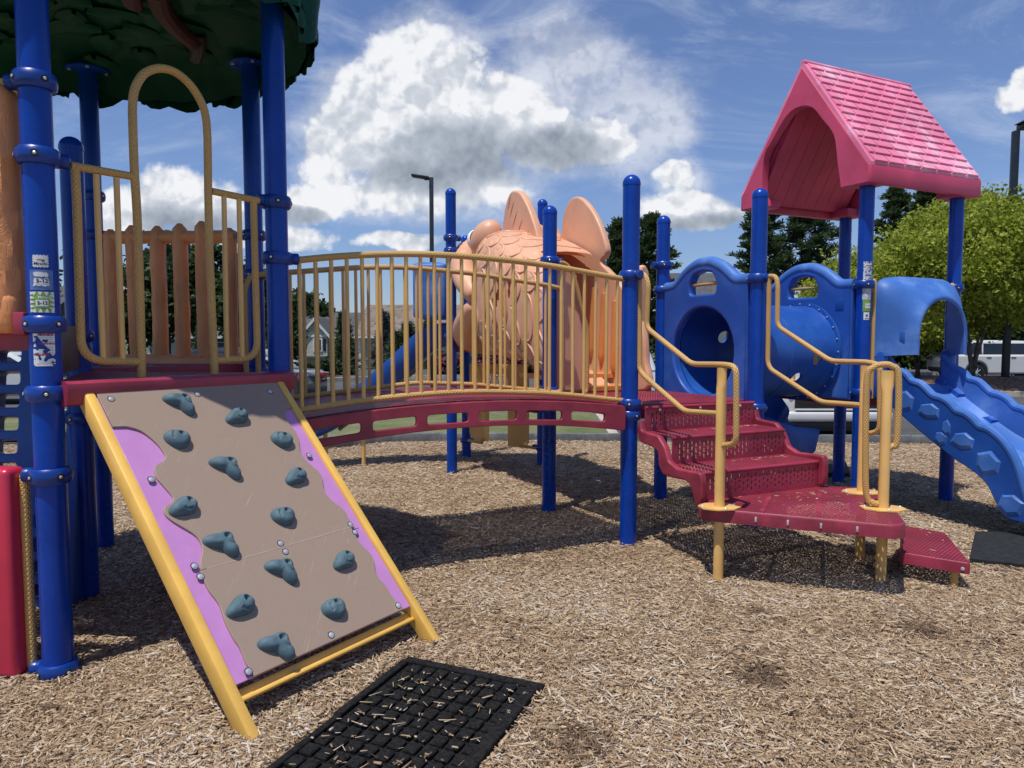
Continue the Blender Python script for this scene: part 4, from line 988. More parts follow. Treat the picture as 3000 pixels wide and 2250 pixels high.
for i, (x, y, sx, sy) in enumerate(((2803, 1160, .09, .075), (2768, 1120, .07, .06), (2845, 1213, .07, .065), (2905, 1236, .07, .07), (2962, 1298, .09, .07), (3010, 1345, .07, .07))):
    rock(MB(), PRt - u * .0, -v, .026, x, y, sx, sy, .05, i + 20).build('rock_grip', 'plastic_l', cl, smooth=0)
hd = thing('slide_hood', 'sun faded blue arched hood over the top of the climbing slide', 'hood', cp(.62, .2, 1.6))
def arch_ring(uL, uR, hb, ht, s_, pw, spring):
    out = []; n = 40; cu_, hwid = (uL + uR) / 2, (uR - uL) / 2
    for k in range(8): out.append(cp(uL, s_, hb + (spring - hb) * k / 8))
    for k in range(n + 1):
        a = math.pi - math.pi * k / n; c_, s2_ = math.cos(a), math.sin(a)
        out.append(cp(cu_ + hwid * math.copysign(abs(c_) ** (2 / pw), c_), s_, spring + (ht - spring) * abs(s2_) ** (2 / pw)))
    for k in range(8): out.append(cp(uR, s_, spring + (hb - spring) * (k + 1) / 8))
    return out
rings = []
B0 = dict(uL=.085, uR=1.165, hb=1.33, ht=2.045, s_=.03, pw=5, spring=1.72)
F0 = dict(uL=.265, uR=.965, hb=1.345, ht=1.87, s_=.335, pw=2.1, spring=1.50)
def mixr(t, shrink=0, te=None):
    e = t if te is None else te
    g = lambda k: B0[k] + (F0[k] - B0[k]) * (t if k == 's_' else e)
    return arch_ring(g('uL') + shrink, g('uR') - shrink, g('hb'), g('ht') - shrink, g('s_'), g('pw'), g('spring'))
for t, sh_, e in ((0, .03, 0), (0, 0, 0), (.12, 0, .0), (.35, 0, .18), (.6, 0, .5), (.82, 0, .86), (.95, 0, .98), (1, .012, 1), (1.0, .03, 1), (.97, .045, 1), (.6, .06, .55), (.05, .06, .05)):
    rings.append(mixr(t, sh_, e))
n = len(rings[0]); vs = sum(rings, [])
MB().add(vs, [(i * n + j, i * n + j + 1, (i + 1) * n + j + 1, (i + 1) * n + j) for i in range(len(rings) - 1) for j in range(n - 1)]
         + [(j, (len(rings) - 1) * n + j, (len(rings) - 1) * n + j + 1, j + 1) for j in ()]).build('hood_shell', 'chalk_sheen', hd, smooth=50)
mb = MB()
for side in (0, n - 1):
    mb.add([r_[side] for r_ in rings], [tuple(range(len(rings)))])
mb.build('hood_foot', 'plastic_l', hd, smooth=0)
mb = MB()
for uu in (.14, 1.1): MB().box(cp(uu, .07, 1.16), (.10, .12, .44), Matrix.Rotation(R(25.5), 3, 'Z'), .03).build('hood_leg', 'plastic', hd)
for uu in (.085, 1.165):
    MB().tube(fillet([cp(uu - .03 if uu < .5 else uu + .03, .02, 2.0), cp(uu, .04, 2.0), cp(uu, .04, .95)], .03), .018, 12).build('frame_tube', 'grip', hd)
_q = plane_matrix(pS + u * .17, (u * .62 - v * .78).normalized())
MB().box(cp(.185, .22, 1.50), (.004, .085, .085), Matrix.Rotation(math.atan2(-v.y * .78 + u.y * .5, -v.x * .78 + u.x * .5) + R(90), 3, 'Z'), .001).build('moulded_label', 'plastic', hd)
bk = thing('barrier_railing', 'yellow barred barrier at the back of the roofed tower, seen through the hood', 'barrier', V3((pW + pU) / 2, 1.0))
for uu in [.1 + .105 * k for k in range(11)]: MB().tube([V3(pW + u * uu, 1.03), V3(pW + u * uu, 1.78)], .014, 10).build('baluster', 'yellow', bk)
for h in (1.03, 1.78): MB().tube([V3(pW + u * .05, h), V3(pW + u * 1.2, h)], .018, 12).build('rail', 'yellow', bk)

# ------------------------------------------------------------------ straight slide behind the bridge
sl = thing('straight_slide', 'straight blue slide running down to the left behind the bridge', 'slide', (-1.7, 9.4, .6))
pth = crom([Vector((-.62, 9.28, 1.44)), Vector((-.98, 9.31, 1.40)), Vector((-1.35, 9.34, 1.08)), Vector((-1.70, 9.37, .78)), Vector((-2.1, 9.40, .50)), Vector((-2.5, 9.43, .27)), Vector((-2.85, 9.46, .16)), Vector((-3.05, 9.48, .14))], 6)
chute(pth, .5, .25, MB()).build('slide_chute', 'plastic', sl, smooth=50)
MB().tube([(-1.2, 9.33, 1.12), (-2.3, 9.41, .28)], .025, 10).build('under_rail', 'timber', sl)
for yy in (9.16, 9.66): MB().tube([(-2.55, yy, -.3), (-2.55, yy, .2)], .03, 10).build('slide_leg', 'yellow', sl)
sh_ = thing('slide_hood', 'pale blue box shaped hood over the top of the straight slide', 'hood', (-1.02, 9.3, 2.0))
hb = MB(); P_ = Vector((-1.22, 9.30))
for side in (-1, 1): hb.box((-1.02, 9.30 + side * .40, 2.08), (.42, .10, .68), None, .045, seg=4)
hb.box((-1.02, 9.30, 2.27), (.42, .90, .34), None, .11, seg=5); hb.build('hood_shell', 'chalk_sheen', sh_)
lg = thing('support_post', 'lone thin yellow support post in the mulch behind the bridge', 'post', (-1.63, 8.9, -.2))
q = onG(1066, 1366, -.19); lg.location = (q.x, q.y, -.19)
MB().tube([(q.x, q.y, -.3), (q.x, q.y, .62)], .027, 14).build('pole', 'yellow', lg)

# ------------------------------------------------------------------ fish shaped tunnel
fi = thing('fish_tunnel', 'big peach coloured plastic fish tunnel with scales, lips, fins and bulging eyes', 'tunnel', V3(pG + u * .62 + v * 1.3, 1.4))
def fp(uu, ss, h): return V3(pG + u * uu + v * ss, h)
SEC = [(.10, 2.06, .98, .54), (.62, 2.28, 1.16, .57), (.95, 2.44, 1.25, .59), (1.3, 2.57, 1.27, .61), (1.7, 2.69, 1.29, .60), (1.95, 2.72, 1.33, .55), (2.15, 2.66, 1.40, .46), (2.3, 2.55, 1.50, .36)]
def sec(s_):
    for a, b in zip(SEC, SEC[1:]):
        if s_ <= b[0]:
            t = (s_ - a[0]) / (b[0] - a[0]); t = t * t * (3 - 2 * t) * .3 + t * .7
            return [a[i] + (b[i] - a[i]) * t for i in (1, 2, 3)]
    return SEC[-1][1:]
def body_pt(s_, th, k=1.0, d=0.0):                # th: 0 = left side (-u), pi/2 = top
    tp_, bt_, w_ = sec(s_); c_, s2_ = math.cos(th), math.sin(th); pw = 2 / 3.6
    x = -w_ * math.copysign(abs(c_) ** pw, c_); z = (tp_ - bt_) / 2 * math.copysign(abs(s2_) ** pw, s2_)
    return fp(.62 + x * k - d * c_, s_, (tp_ + bt_) / 2 + z * k + d * s2_)
def scale_relief(s_, arc):
    cw, ch = .31, .25; best = 0
    r = math.floor(s_ / ch)
    for rr in (r - 1, r, r + 1):
        off = .5 if rr % 2 else 0; c = math.floor(arc / cw - off + .5)
        for cc in (c - 1, c, c + 1):
            cx, cy = (cc + off) * cw, rr * ch + ch * .5; dx, dy = (arc - cx) / (cw * .78), (s_ - cy) / (ch * 1.5)
            e = dx * dx + dy * dy
            if e < 1: best = max(best, .5 - .5 * dy)
    return best
nS, nT = 190, 300; vs = []; gill = np.zeros((nS, nT), bool)
for i in range(nS + 1):
    s_ = .10 + 2.2 * i / nS
    for j in range(nT):
        th = 2 * math.pi * j / nT; arc = th * .72
        d = .020 * scale_relief(s_, arc) if s_ < 1.86 + .05 * math.sin(arc * 5) else 0
        vs.append(body_pt(s_, th, 1, d))
def is_gill(s_, h):
    for s0, h0, h1_ in ((.95, 1.66, 2.10), (1.17, 1.58, 2.14)):
        if h0 < h < h1_:
            t = (h - h0) / (h1_ - h0); w_ = .05 * (math.sin(math.pi * t) ** .5) + .022 * math.sin(t * 15); c_ = s0 + .06 * math.sin(t * 6)
            if abs(s_ - c_) < w_: return True
    return False
fs = []
for i in range(nS):
    for j in range(nT):
        s_ = .10 + 2.2 * (i + .5) / nS; q = vs[i * nT + j]
        if (j < nT * .25 or j > nT * .75) and is_gill(s_, q.z): continue
        if s_ < .80 and nT * .20 < j < nT * .72: continue
        if s_ < 1.45 and nT * .30 < j < nT * .72: continue
        fs.append((i * nT + j, (i + 1) * nT + j, (i + 1) * nT + (j + 1) % nT, i * nT + (j + 1) % nT))
MB().add(vs, fs).build('body', 'peach', fi, smooth=55)
vs = [body_pt(.86 + 1.42 * i / 30, 2 * math.pi * j / 60, .93) for i in range(31) for j in range(60)]
MB().add(vs, [(i * 60 + j, i * 60 + (j + 1) % 60, (i + 1) * 60 + (j + 1) % 60, (i + 1) * 60 + j) for i in range(30) for j in range(60) if not (i < 13 and 17 < j < 44)]).build('inner_lining', 'peach_o', fi, smooth=60)
ar = MB()                                        # raised edge of every moulded scale
for r in range(1, 9):
    for c in range(-4, 6):
        cx, cy = (c + (.5 if r % 2 else 0)) * .31, r * .25 + .125; P_ = []
        for k in range(13):
            a = math.pi * (k / 12) ; arc = cx + .155 * math.cos(a); s_ = cy - .20 * math.sin(a) ** .8; th = arc / .72
            if .16 < s_ < 1.86 and -1.45 < th < 2.1 and not (s_ < .84 and th > 1.2) and not (s_ < 1.5 and th > 1.85) and not is_gill(s_, body_pt(s_, th).z): P_.append(body_pt(s_, th, 1, .016))
        if len(P_) > 5: ar.tube(P_, [.004] + [.013] * (len(P_) - 2) + [.004], 7)
ar.build('scale_edge', 'peach', fi, smooth=60)
def lip(pts, rad, name):
    half = pts + [(1.24 - a, b, c) for a, b, c in reversed(pts[:-1])]
    cv = crom([fp(a, b, c) for a, b, c in half], 7); K = len(cv)
    rr = [rad * (.35 + .65 * math.sin(math.pi * (i + .0) / (K - 1)) ** .45) for i in range(K)]
    MB().tube(cv, rr, 22).build(name, 'peach', fi, smooth=60)
lip([(.06, 1.84, 1.95), (.05, 2.1, 2.13), (.11, 2.36, 2.33), (.24, 2.55, 2.50), (.45, 2.64, 2.57), (.62, 2.66, 2.58)], .19, 'upper_lip')
lip([(.06, 1.88, 1.88), (.06, 2.14, 1.70), (.13, 2.38, 1.56), (.30, 2.58, 1.48), (.62, 2.66, 1.46)], .17, 'lower_lip')
for s0 in (-1, 1):
    c_ = fp(.62 + s0 * .33, 2.10, 2.655); bm = bmesh.new(); bmesh.ops.create_uvsphere(bm, u_segments=32, v_segments=20, radius=1)
    ax_ = (V3(v, 0) * .86 + V3(u, .12) * (s0 * .42)).normalized(); sd_ = ax_.cross(Vector((0, 0, 1))).normalized(); up_v = sd_.cross(ax_)
    mb = MB(); bm.verts.index_update()
    mb.add([c_ + ax_ * (q.co.x * .20 - q.co.z * .06) + sd_ * q.co.y * .17 + up_v * (q.co.z * .215) for q in bm.verts], [[q.index for q in f.verts] for f in bm.faces]); bm.free()
    ey = mb.build('eye_bulge', 'peach', fi)
    Rt = ax_.to_track_quat('Z', 'Y').to_matrix()
    MB().lathe([(.125, -.02), (.13, .0), (.118, .03), (.07, .06), (0, .068)], 28, c_ + ax_ * .165, Rt, cap=False).build('eyeball', 'eye', ey)
    MB().lathe([(.06, .0), (.055, .014), (0, .022)], 22, c_ + ax_ * .22, Rt, cap=False).build('pupil', 'dark', ey)
# dorsal fin; slits are dark raised strips, their shade put into the colour
PFn = pG + u * .62
DF = [(1474, 720), (1480, 690), (1483, 650), (1488, 615), (1497, 580), (1507, 562), (1520, 559), (1535, 568), (1553, 600), (1572, 650), (1585, 700), (1592, 750), (1590, 800), (1540, 780), (1500, 740)]
fin = [(q.x, q.y) for q in crom([Vector((a, h, 0)) for a, h in tr(PFn, v, DF)], 4, True)]
slits = []
for (x0, y0), (x1, y1) in (((1507, 572), (1498, 618)), ((1516, 590), (1504, 640)), ((1526, 618), (1512, 668)), ((1541, 643), (1525, 692)), ((1560, 675), (1546, 712)), ((1572, 706), (1567, 725))):
    a, b = [Vector(q) for q in tr(PFn, v, [(x0, y0), (x1, y1)])]; d = b - a; nn = Vector((-d.y, d.x)).normalized()
    slits.append([tuple(a + d * t + nn * (.014 * math.sin(math.pi * t) * sg_)) for t, sg_ in [(k / 8, 1) for k in range(9)] + [(k / 8, -.5) for k in range(7, 0, -1)]])
f1 = wall_plate(MB(), PFn, v, fin, [], .09, .02).build('dorsal_fin', 'peach', fi)
for sl_ in slits: wall_plate(MB(), PFn, v, sl_, [], .094, 0).build('fin_slit_shade', 'groove', fi, smooth=0)
# tail fin rising from the ribbed side wall
PT_ = pG + u * 1.03
TF = [(1628, 705), (1640, 690), (1651, 686), (1654, 655), (1660, 622), (1671, 594), (1686, 579), (1701, 577), (1718, 588), (1740, 615), (1760, 652), (1777, 700), (1784, 732), (1779, 752), (1767, 768), (1788, 792), (1812, 818), (1834, 848), (1856, 885), (1878, 930), (1893, 985), (1898, 1060), (1898, 1143), (1760, 1140), (1640, 1128)]
tf = [(q.x, q.y) for q in crom([Vector((a, h, 0)) for a, h in tr(PT_, v, TF)], 4, True)]
wall_plate(MB(), PT_, v, tf, [], .07, .02).build('tail_fin', 'peach', fi)
rb = MB()
for (x0, y0), (x1, y1) in (((1720, 828), (1706, 1010)), ((1747, 842), (1732, 1045)), ((1774, 858), (1764, 1060)), ((1806, 880), (1800, 1090)), ((1838, 915), (1836, 1100))):
    a, b = tr3(PT_ - u * .03, v, [(x0, y0), (x1, y1)]); rb.tube(crom([a, a.lerp(b, .1), a.lerp(b, .5), b], 6), [.02] + [.045] * 17 + [.03], 12)
rb.build('wall_rib', 'peach_o', fi, smooth=60)
PJ = pG + v * .07
JL = [(1622, 800), (1650, 775), (1672, 785), (1688, 826), (1699, 870), (1706, 930), (1708, 1000), (1708, 1146), (1620, 1150)]
wall_plate(MB(), PJ, u, round_poly(tr(PJ, u, JL), .04, 4), [], .09, .025).build('entry_side', 'peach', fi)
wall_plate(MB(), PJ, u, round_poly(tr(PJ, u, [(1864, 800), (1872, 778), (1884, 776), (1897, 800), (1897, 1148), (1860, 1148)]), .04, 4), [], .09, .025).build('entry_side', 'peach', fi)
fl = MB()
for s0, s1_, h in ((.10, .5, 1.03), (.45, .95, 1.13)):
    q = [fp(.16, s0, h - .04), fp(1.1, s0, h - .04), fp(1.1, s1_, h - .04), fp(.16, s1_, h - .04)]
    fl.prism(q, [p_ + Vector((0, 0, .04)) for p_ in q])
fl.build('floor', 'peach_o', fi, smooth=0)
gr = thing('grab_bar', 'bent yellow grab bar in front of the orange ribbed fish entrance', 'grab bar', V3(pG + u * .3, 1.5))
q = tr3(pG - v * .02, u, [(1622, 769), (1655, 768), (1680, 800), (1700, 890), (1722, 968), (1720, 1140), (1716, 1150)]); MB().tube(fillet(q, .06), .019, 12).build('bent_tube', 'grip', gr)

# ------------------------------------------------------------------ yellow perforated steps behind the fish
ys = thing('yellow_steps', 'yellow perforated steps with two side plates behind the fish belly', 'steps', (-.1, 9.6, .3))
PY = Vector((0, 9.62)); ex = Vector((1, -.12)).normalized()
pl = lambda pts, r=.03: round_poly(tr(PY, ex, pts), r, 3)
wall_plate(MB(), PY, ex, pl([(1376, 1064), (1433, 1064), (1433, 1294), (1392, 1290), (1376, 1270)]), [], .03, .004).build('side_plate', 'yellow', ys)
wall_plate(MB(), PY - Vector((0, .25)), ex, pl([(1488, 1070), (1540, 1078), (1549, 1100), (1549, 1290), (1536, 1302), (1488, 1300)]), [], .03, .004).build('side_plate', 'yellow', ys)
hs = []
for j in range(6):
    for i in range(13):
        x0, y0 = 1436 + i * 7.6 + (3.5 if j % 2 else 0), 1092 + j * 12
        hs.append(tr(PY, ex, [(x0, y0), (x0 + 2.4, y0), (x0 + 2.4, y0 + 8), (x0, y0 + 8)]))
wall_plate(MB(), PY + Vector((0, .03)), ex, pl([(1404, 1066), (1534, 1068), (1534, 1172), (1404, 1170)], .01), hs, .012, .002).build('riser', 'yellow', ys)
for h in (.98, .6): MB().box((-.12, 9.72, h), (.55, .28, .01), None, .002).build('tread', 'yellow', ys)
MB().tube([onY(1362, 1289, 9.93), onY(1412, 1297, 9.6), onY(1415, 1285, 9.6)], .022, 10).build('bracket', 'grip', ys)
MB().tube([onY(1572, 1312, 9.22), onY(1510, 1304, 9.4), onY(1508, 1290, 9.4)], .022, 10).build('bracket', 'grip', ys)

# ------------------------------------------------------------------ rubber mats
def gz0(x, y): return gz(x, y)
gm = thing('rubber_mat', 'black rubber mat with square studs at the foot of the climbing wall', 'mat', (-.3, 2.7, gz(-.3, 2.7)), 'rubber wear mats')
ex_ = Vector((.61, -.26)).normalized(); ey_ = Vector((-.375, -.81)).normalized(); O_ = Vector((-.478, 3.20)) + Vector((0, 0)); mz = .014
mt = lambda a, b, h: V3(O_ + ex_ * a + ey_ * b, mz + h)
out = [(0, 0), (.675, 0), (.675, 1.0), (.03, 1.0), (.025, .56), (.0, .53)]
mb = MB(); mb.prism([mt(a, b, -.06) for a, b in out][::-1], [mt(a, b, -.012) for a, b in out][::-1])
def frame_bar(a0, b0, a1, b1, h=.004): mb.box(mt((a0 + a1) / 2, (b0 + b1) / 2, h - .012), (a1 - a0, b1 - b0, .032), Matrix.Rotation(math.atan2(ex_.y, ex_.x), 3, 'Z'), .006)
frame_bar(.0, .0, .675, .045); frame_bar(.625, .04, .675, 1.02); frame_bar(-.0, .04, .035, .55); frame_bar(.026, .545, .055, .96); frame_bar(.026, .955, .675, 1.0)
for i in range(9):
    for j in range(11):
        a, b = .085 + i * .0655, .085 + j * .0765
        mb.box(mt(a, b, -.010 + random.uniform(-.002, .001)), (.054, .063, .03), Matrix.Rotation(math.atan2(ex_.y, ex_.x) + random.uniform(-.04, .04), 3, 'Z'), .005, seg=1)
mb.build('stud_grid', 'rubber', gm, smooth=0)
def flatmat(label, px, h, mat):
    q = [onG(x, y, h) for x, y in px]; c = sum(q, Vector((0, 0, 0))) / len(q); t = thing('rubber_mat', label, 'mat', c, 'rubber wear mats')
    ring = round_poly(q, .03, 3)
    MB().prism([p_ + Vector((0, 0, -.05)) for p_ in ring][::-1], [p_ + Vector((0, 0, 0)) for p_ in ring][::-1]).build('mat_body', mat, t, smooth=0)
flatmat('plain black rubber mat at the right edge below the climbing slide', [(2857, 1556), (3080, 1562), (3100, 1672), (3000, 1654), (2840, 1636)], -.02, 'rubber2')
flatmat('small grey rubber mat at the exit of the curved slide', [(2350, 1340), (2478, 1351), (2490, 1386), (2300, 1382)], -.09, 'rubber2')
# ------------------------------------------------------------------ ground, mulch and chips
def gfar(x, y): return -.30 - 2.1 * sst(33, 95, y)
def grid_mesh(name, xs, ys, zf, mat, kind='structure'):
    nx, ny = len(xs), len(ys); vs = [(x, y, zf(x, y)) for y in ys for x in xs]
    fs = [(j * nx + i, j * nx + i + 1, (j + 1) * nx + i + 1, (j + 1) * nx + i) for j in range(ny - 1) for i in range(nx - 1)]
    o = MB().add(vs, fs).build(name, mat, None, smooth=180); return tag(o, kind=kind)
def chip_ramp(nt, t):
    return nt.ramp(t, [(0, (.03, .02, .014)), (.2, (.13, .082, .050)), (.42, (.30, .200, .120)), (.66, (.46, .325, .195)), (.85, (.62, .485, .325)), (1, (.60, .54, .46))])
def soil_spots():
    return [(onG(x, y, -.04), r) for x, y, r in ((2225, 1808, .07), (2285, 1840, .035), (2235, 2012, .11), (2710, 1868, .09), (2812, 1846, .025), (1690, 2210, .12), (2090, 1765, .05), (2600, 1822, .02))]
SPOT = soil_spots()
m, nt, b = material('wood_mulch'); co = coords(nt)
cs_ = []
for k in range(3):
    mp = nt.mapping(co, scale=(22, 95, 60), rot=(0, 0, R(20 + 57 * k)), loc=(k * 3.1, k, 0))
    cs_.append(nt.voro(mp, 1.0, out='Color'))
sel = nt.noise(co, 26, 2); c01 = nt.mix(nt.sstep(.46, .52, sel), cs_[0], cs_[1]); c012 = nt.mix(nt.sstep(.55, .6, nt.noise(nt.mapping(co, loc=(5, 3, 0)), 24, 2)), c01, cs_[2])
sp_ = nt.node('ShaderNodeSeparateColor'); nt.l.new(c012, sp_.inputs[0])
tone = nt.math('MULTIPLY_ADD', nt.noise(co, 1.1, 5), .35, nt.math('MULTIPLY_ADD', sp_.outputs[0], .62, .02))
nt.put(b.inputs['Base Color'], chip_ramp(nt, tone)); b.inputs['Roughness'].default_value = .85
nt.put(b.inputs['Normal'], nt.bump(sp_.outputs[1], .9, .02)); M['mulch'] = m
m, nt, b = material('wood_chip'); at = nt.node('ShaderNodeAttribute', attribute_name='tone'); co = coords(nt)
cc = chip_ramp(nt, at.outputs['Fac']); g = nt.noise(nt.mapping(co, scale=(1, 1, 1)), 260, 3)
nt.put(b.inputs['Base Color'], nt.mix(nt.math('MULTIPLY', nt.sstep(.45, .75, g), .35), cc, (.10, .065, .04))); b.inputs['Roughness'].default_value = .8
M['chip'] = m
xs = list(np.arange(-10, 12.01, .12)); ys = list(np.arange(-2, 11.72, .12))
grid_mesh('mulch_ground', xs, ys, lambda x, y: gz(x, y) - .012, 'mulch')

zgx = np.arange(-9.2, 9.21, .1); zgy = np.arange(1.6, 11.9, .1)
ZG = np.array([[gz(x, y) for x in zgx] for y in zgy])
def gz_np(x, y):
    fx = np.clip((x - zgx[0]) / .1, 0, len(zgx) - 1.001); fy = np.clip((y - zgy[0]) / .1, 0, len(zgy) - 1.001)
    i = fx.astype(int); j = fy.astype(int); a = fx - i; c = fy - j
    return (ZG[j, i] * (1 - a) + ZG[j, i + 1] * a) * (1 - c) + (ZG[j + 1, i] * (1 - a) + ZG[j + 1, i + 1] * a) * c
def chips(x, y, z0, name, label=None, big=1.0, kind='stuff', flat=1.0):
    n = len(x); ln = np.exp(RNG.normal(math.log(.026), .5, n)) * big; ln = np.clip(ln, .010, .085)
    w = np.clip(np.exp(RNG.normal(math.log(.0052), .45, n)), .002, .016) * big; th = np.clip(w * RNG.uniform(.25, .6, n), .0015, .005)
    yaw = RNG.uniform(0, 2 * np.pi, n); pit = RNG.normal(0, .17, n) * flat; rol = RNG.normal(0, .3, n) * flat
    e1 = RNG.uniform(.15, 1, n); e2 = RNG.uniform(.15, 1, n); sk = RNG.uniform(-.25, .25, (n, 2)) * w[:, None]
    hl = ln / 2; hw_ = w / 2
    lx = np.stack([-hl, -hl, hl, hl], 1); ly = np.stack([-hw_ * e1 + sk[:, 0], hw_ * e1 + sk[:, 0], hw_ * e2 + sk[:, 1], -hw_ * e2 + sk[:, 1]], 1)
    mid = RNG.uniform(-.2, .2, n) * hl
    LX = np.concatenate([lx, lx], 1); LY = np.concatenate([ly, ly], 1); LZ_ = np.concatenate([np.repeat(-th[:, None] / 2, 4, 1), np.repeat(th[:, None] / 2, 4, 1)], 1)
    cr, sr = np.cos(rol)[:, None], np.sin(rol)[:, None]; Y1 = LY * cr - LZ_ * sr; Z1 = LY * sr + LZ_ * cr
    cp_, sp = np.cos(pit)[:, None], np.sin(pit)[:, None]; X2 = LX * cp_ - Z1 * sp; Z2 = LX * sp + Z1 * cp_
    cy, sy = np.cos(yaw)[:, None], np.sin(yaw)[:, None]
    V = np.stack([X2 * cy - Y1 * sy + x[:, None], X2 * sy + Y1 * cy + y[:, None], Z2 + z0[:, None]], 2)
    F_ = np.array([[4, 5, 6, 7], [0, 4, 7, 3], [1, 2, 6, 5], [0, 1, 5, 4], [3, 7, 6, 2]])
    me = bpy.data.meshes.new(name); me.vertices.add(n * 8); me.vertices.foreach_set('co', V.astype(np.float32).ravel())
    idx = (np.arange(n)[:, None, None] * 8 + F_[None]).astype(np.int32).ravel(); nf = n * 5
    me.loops.add(nf * 4); me.loops.foreach_set('vertex_index', idx); me.polygons.add(nf)
    me.polygons.foreach_set('loop_start', np.arange(0, nf * 4, 4, dtype=np.int32)); me.polygons.foreach_set('loop_total', np.full(nf, 4, dtype=np.int32))
    tone = np.clip(RNG.beta(2.6, 2.2, n) * .9 + .1, 0, 1); tone = np.where(RNG.random(n) < .12, RNG.uniform(.86, 1, n), tone)
    big_ = np.array([mnoise.noise(Vector((a_ * 1.3, b_ * 1.3, 0))) + .6 * mnoise.noise(Vector((a_ * 5, b_ * 5, 7))) for a_, b_ in zip(x, y)]); tone = np.clip(tone + .16 * big_, 0, 1)
    for c, r in SPOT:
        d = np.hypot(x - c.x, (y - c.y) * 1.0) / r + RNG.normal(0, .22, n); tone = np.where(d < 1, tone * .42, tone)
    at = me.attributes.new('tone', 'FLOAT', 'FACE'); at.data.foreach_set('value', np.repeat(tone, 5).astype(np.float32))
    me.materials.append(M['chip']); me.update(calc_edges=True)
    o = bpy.data.objects.new(name, me); COL.objects.link(o); return tag(o, label, None, None, kind)
def scatter(y0, y1, dens):
    n = int((y1 - y0) * (y0 + y1) * .80 * dens); y = np.sqrt(RNG.uniform(y0 ** 2, y1 ** 2, n)); x = RNG.uniform(-.80, .80, n) * y
    return x, y
allx, ally, allb = [], [], []
for y0, y1, dn_, bg_ in ((1.9, 3.4, 8600, 1.0), (3.4, 5.2, 5600, 1.08), (5.2, 7.5, 2700, 1.35), (7.5, 11.4, 1100, 1.8)):
    x, y = scatter(y0, y1, dn_); allx.append(x); ally.append(y); allb.append(np.full(len(x), bg_))
X = np.concatenate(allx); Y = np.concatenate(ally); Bg = np.concatenate(allb)
# the studded mat lies on top of the chips
qa = (X - O_.x) * ex_.x + (Y - O_.y) * ex_.y; qb = (X - O_.x) * ey_.x + (Y - O_.y) * ey_.y
keep = ~((qa > -.03) & (qa < .66) & (qb > .02) & (qb < 1.0)); X, Y, Bg = X[keep], Y[keep], Bg[keep]
chips(X, Y, gz_np(X, Y) + RNG.uniform(-.008, .012, len(X)), 'wood_chips', 'loose tan and brown wood chips covering the playground', big=Bg)
n = 230; a = RNG.uniform(.06, .62, n); b_ = RNG.uniform(.06, 1.0, n)
gi = RNG.random(n) < .75; b_ = np.where(gi, .085 + (np.round((b_ - .085) / .0765) + .5) * .0765, b_); gi2 = RNG.random(n) < .35; a = np.where(gi2, .075 + (np.round((a - .075) / .0655) + .5) * .0655, a)
px_ = O_.x + ex_.x * a + ey_.x * b_; py_ = O_.y + ex_.y * a + ey_.y * b_
chips(px_, py_, np.full(n, mz + .012) + RNG.uniform(-.006, .006, n), 'wood_chips', 'pale wood chips caught between the studs of the rubber mat', flat=.4, big=.8)
def litter(poly_uv, cnt, label):
    P_ = np.array([q for q in poly_uv]); chips(P_[:, 0], P_[:, 1], P_[:, 2] + .003, 'wood_chips', label, big=.9, flat=.15)
lt = []
for s_, z in ((.18, .803), (.5, .608)):
    for k in range(26): q = sp(random.uniform(.3, 1.1) ** .7, s_ + abs(random.gauss(0, .05)), z); lt.append((q.x, q.y, q.z))
for k in range(46):
    q = LG[8].lerp(LG[6], random.random()).lerp(LG[3].lerp(LG[2], random.random()), random.random() ** 1.5 * .75); lt.append((q.x, q.y, LZ + .002))
for k in range(7): q = sg[0].lerp(sg[2], random.random()); lt.append((q.x + random.uniform(-.1, .1), q.y, SZ + .002))
litter(lt, 0, 'few wood chips lying on the red stairs and landing')

m, nt, b = material('lawn_grass'); co = coords(nt)
g1 = nt.noise(co, 1.1, 8, .7); g2 = nt.noise(co, 45, 4, .7)
cc = nt.ramp(nt.math('MULTIPLY_ADD', g2, .45, nt.math('MULTIPLY', g1, .6)), [(.3, (.06, .10, .025)), (.48, (.15, .19, .06)), (.6, (.28, .27, .13)), (.8, (.40, .35, .20))])
nt.put(b.inputs['Base Color'], cc); b.inputs['Roughness'].default_value = .9; nt.put(b.inputs['Normal'], nt.bump(g2, 1, .05)); M['lawn'] = m
m, nt, b = material('asphalt'); co = coords(nt)
cc = nt.ramp(nt.math('MULTIPLY_ADD', nt.noise(co, 90, 3), .3, nt.math('MULTIPLY', nt.noise(co, .5, 6, .65), .75)), [(.3, (.055, .057, .06)), (.7, (.115, .117, .12))])
nt.put(b.inputs['Base Color'], cc); b.inputs['Roughness'].default_value = .85; b.inputs['Specular IOR Level'].default_value = .12; M['asphalt'] = m
M['concrete'] = plain('kerb_concrete', (.42, .38, .31), .85, vary=.2, vscale=4, bump=.4, bscale=80)
M['pinestraw'] = plain('pine_bark_mulch', (.16, .085, .05), .9, vary=.5, vscale=9, bump=1, bscale=30)
M['field'] = plain('far_grass', (.07, .10, .035), .95, vary=.3, vscale=.4)
grid_mesh('ground', [-900, -300, -120, -60, -30, 0, 30, 60, 120, 300, 900], [-60, 0, 20, 30, 33, 40, 50, 60, 75, 95, 130, 300, 1200], lambda x, y: gfar(x, y) - (.0), 'field')
grid_mesh('parking_lot', list(np.linspace(-60, 60, 25)), list(np.linspace(11.5, 40, 20)), lambda x, y: -.215, 'asphalt')
kx = 1.66
MB().poly([(-60, 11.62, -.15), (kx, 11.62, -.15), (kx + .25, 15.6, -.15), (-60, 15.6, -.15)]).build('lawn', 'lawn', None, smooth=0)['kind'] = 'structure'
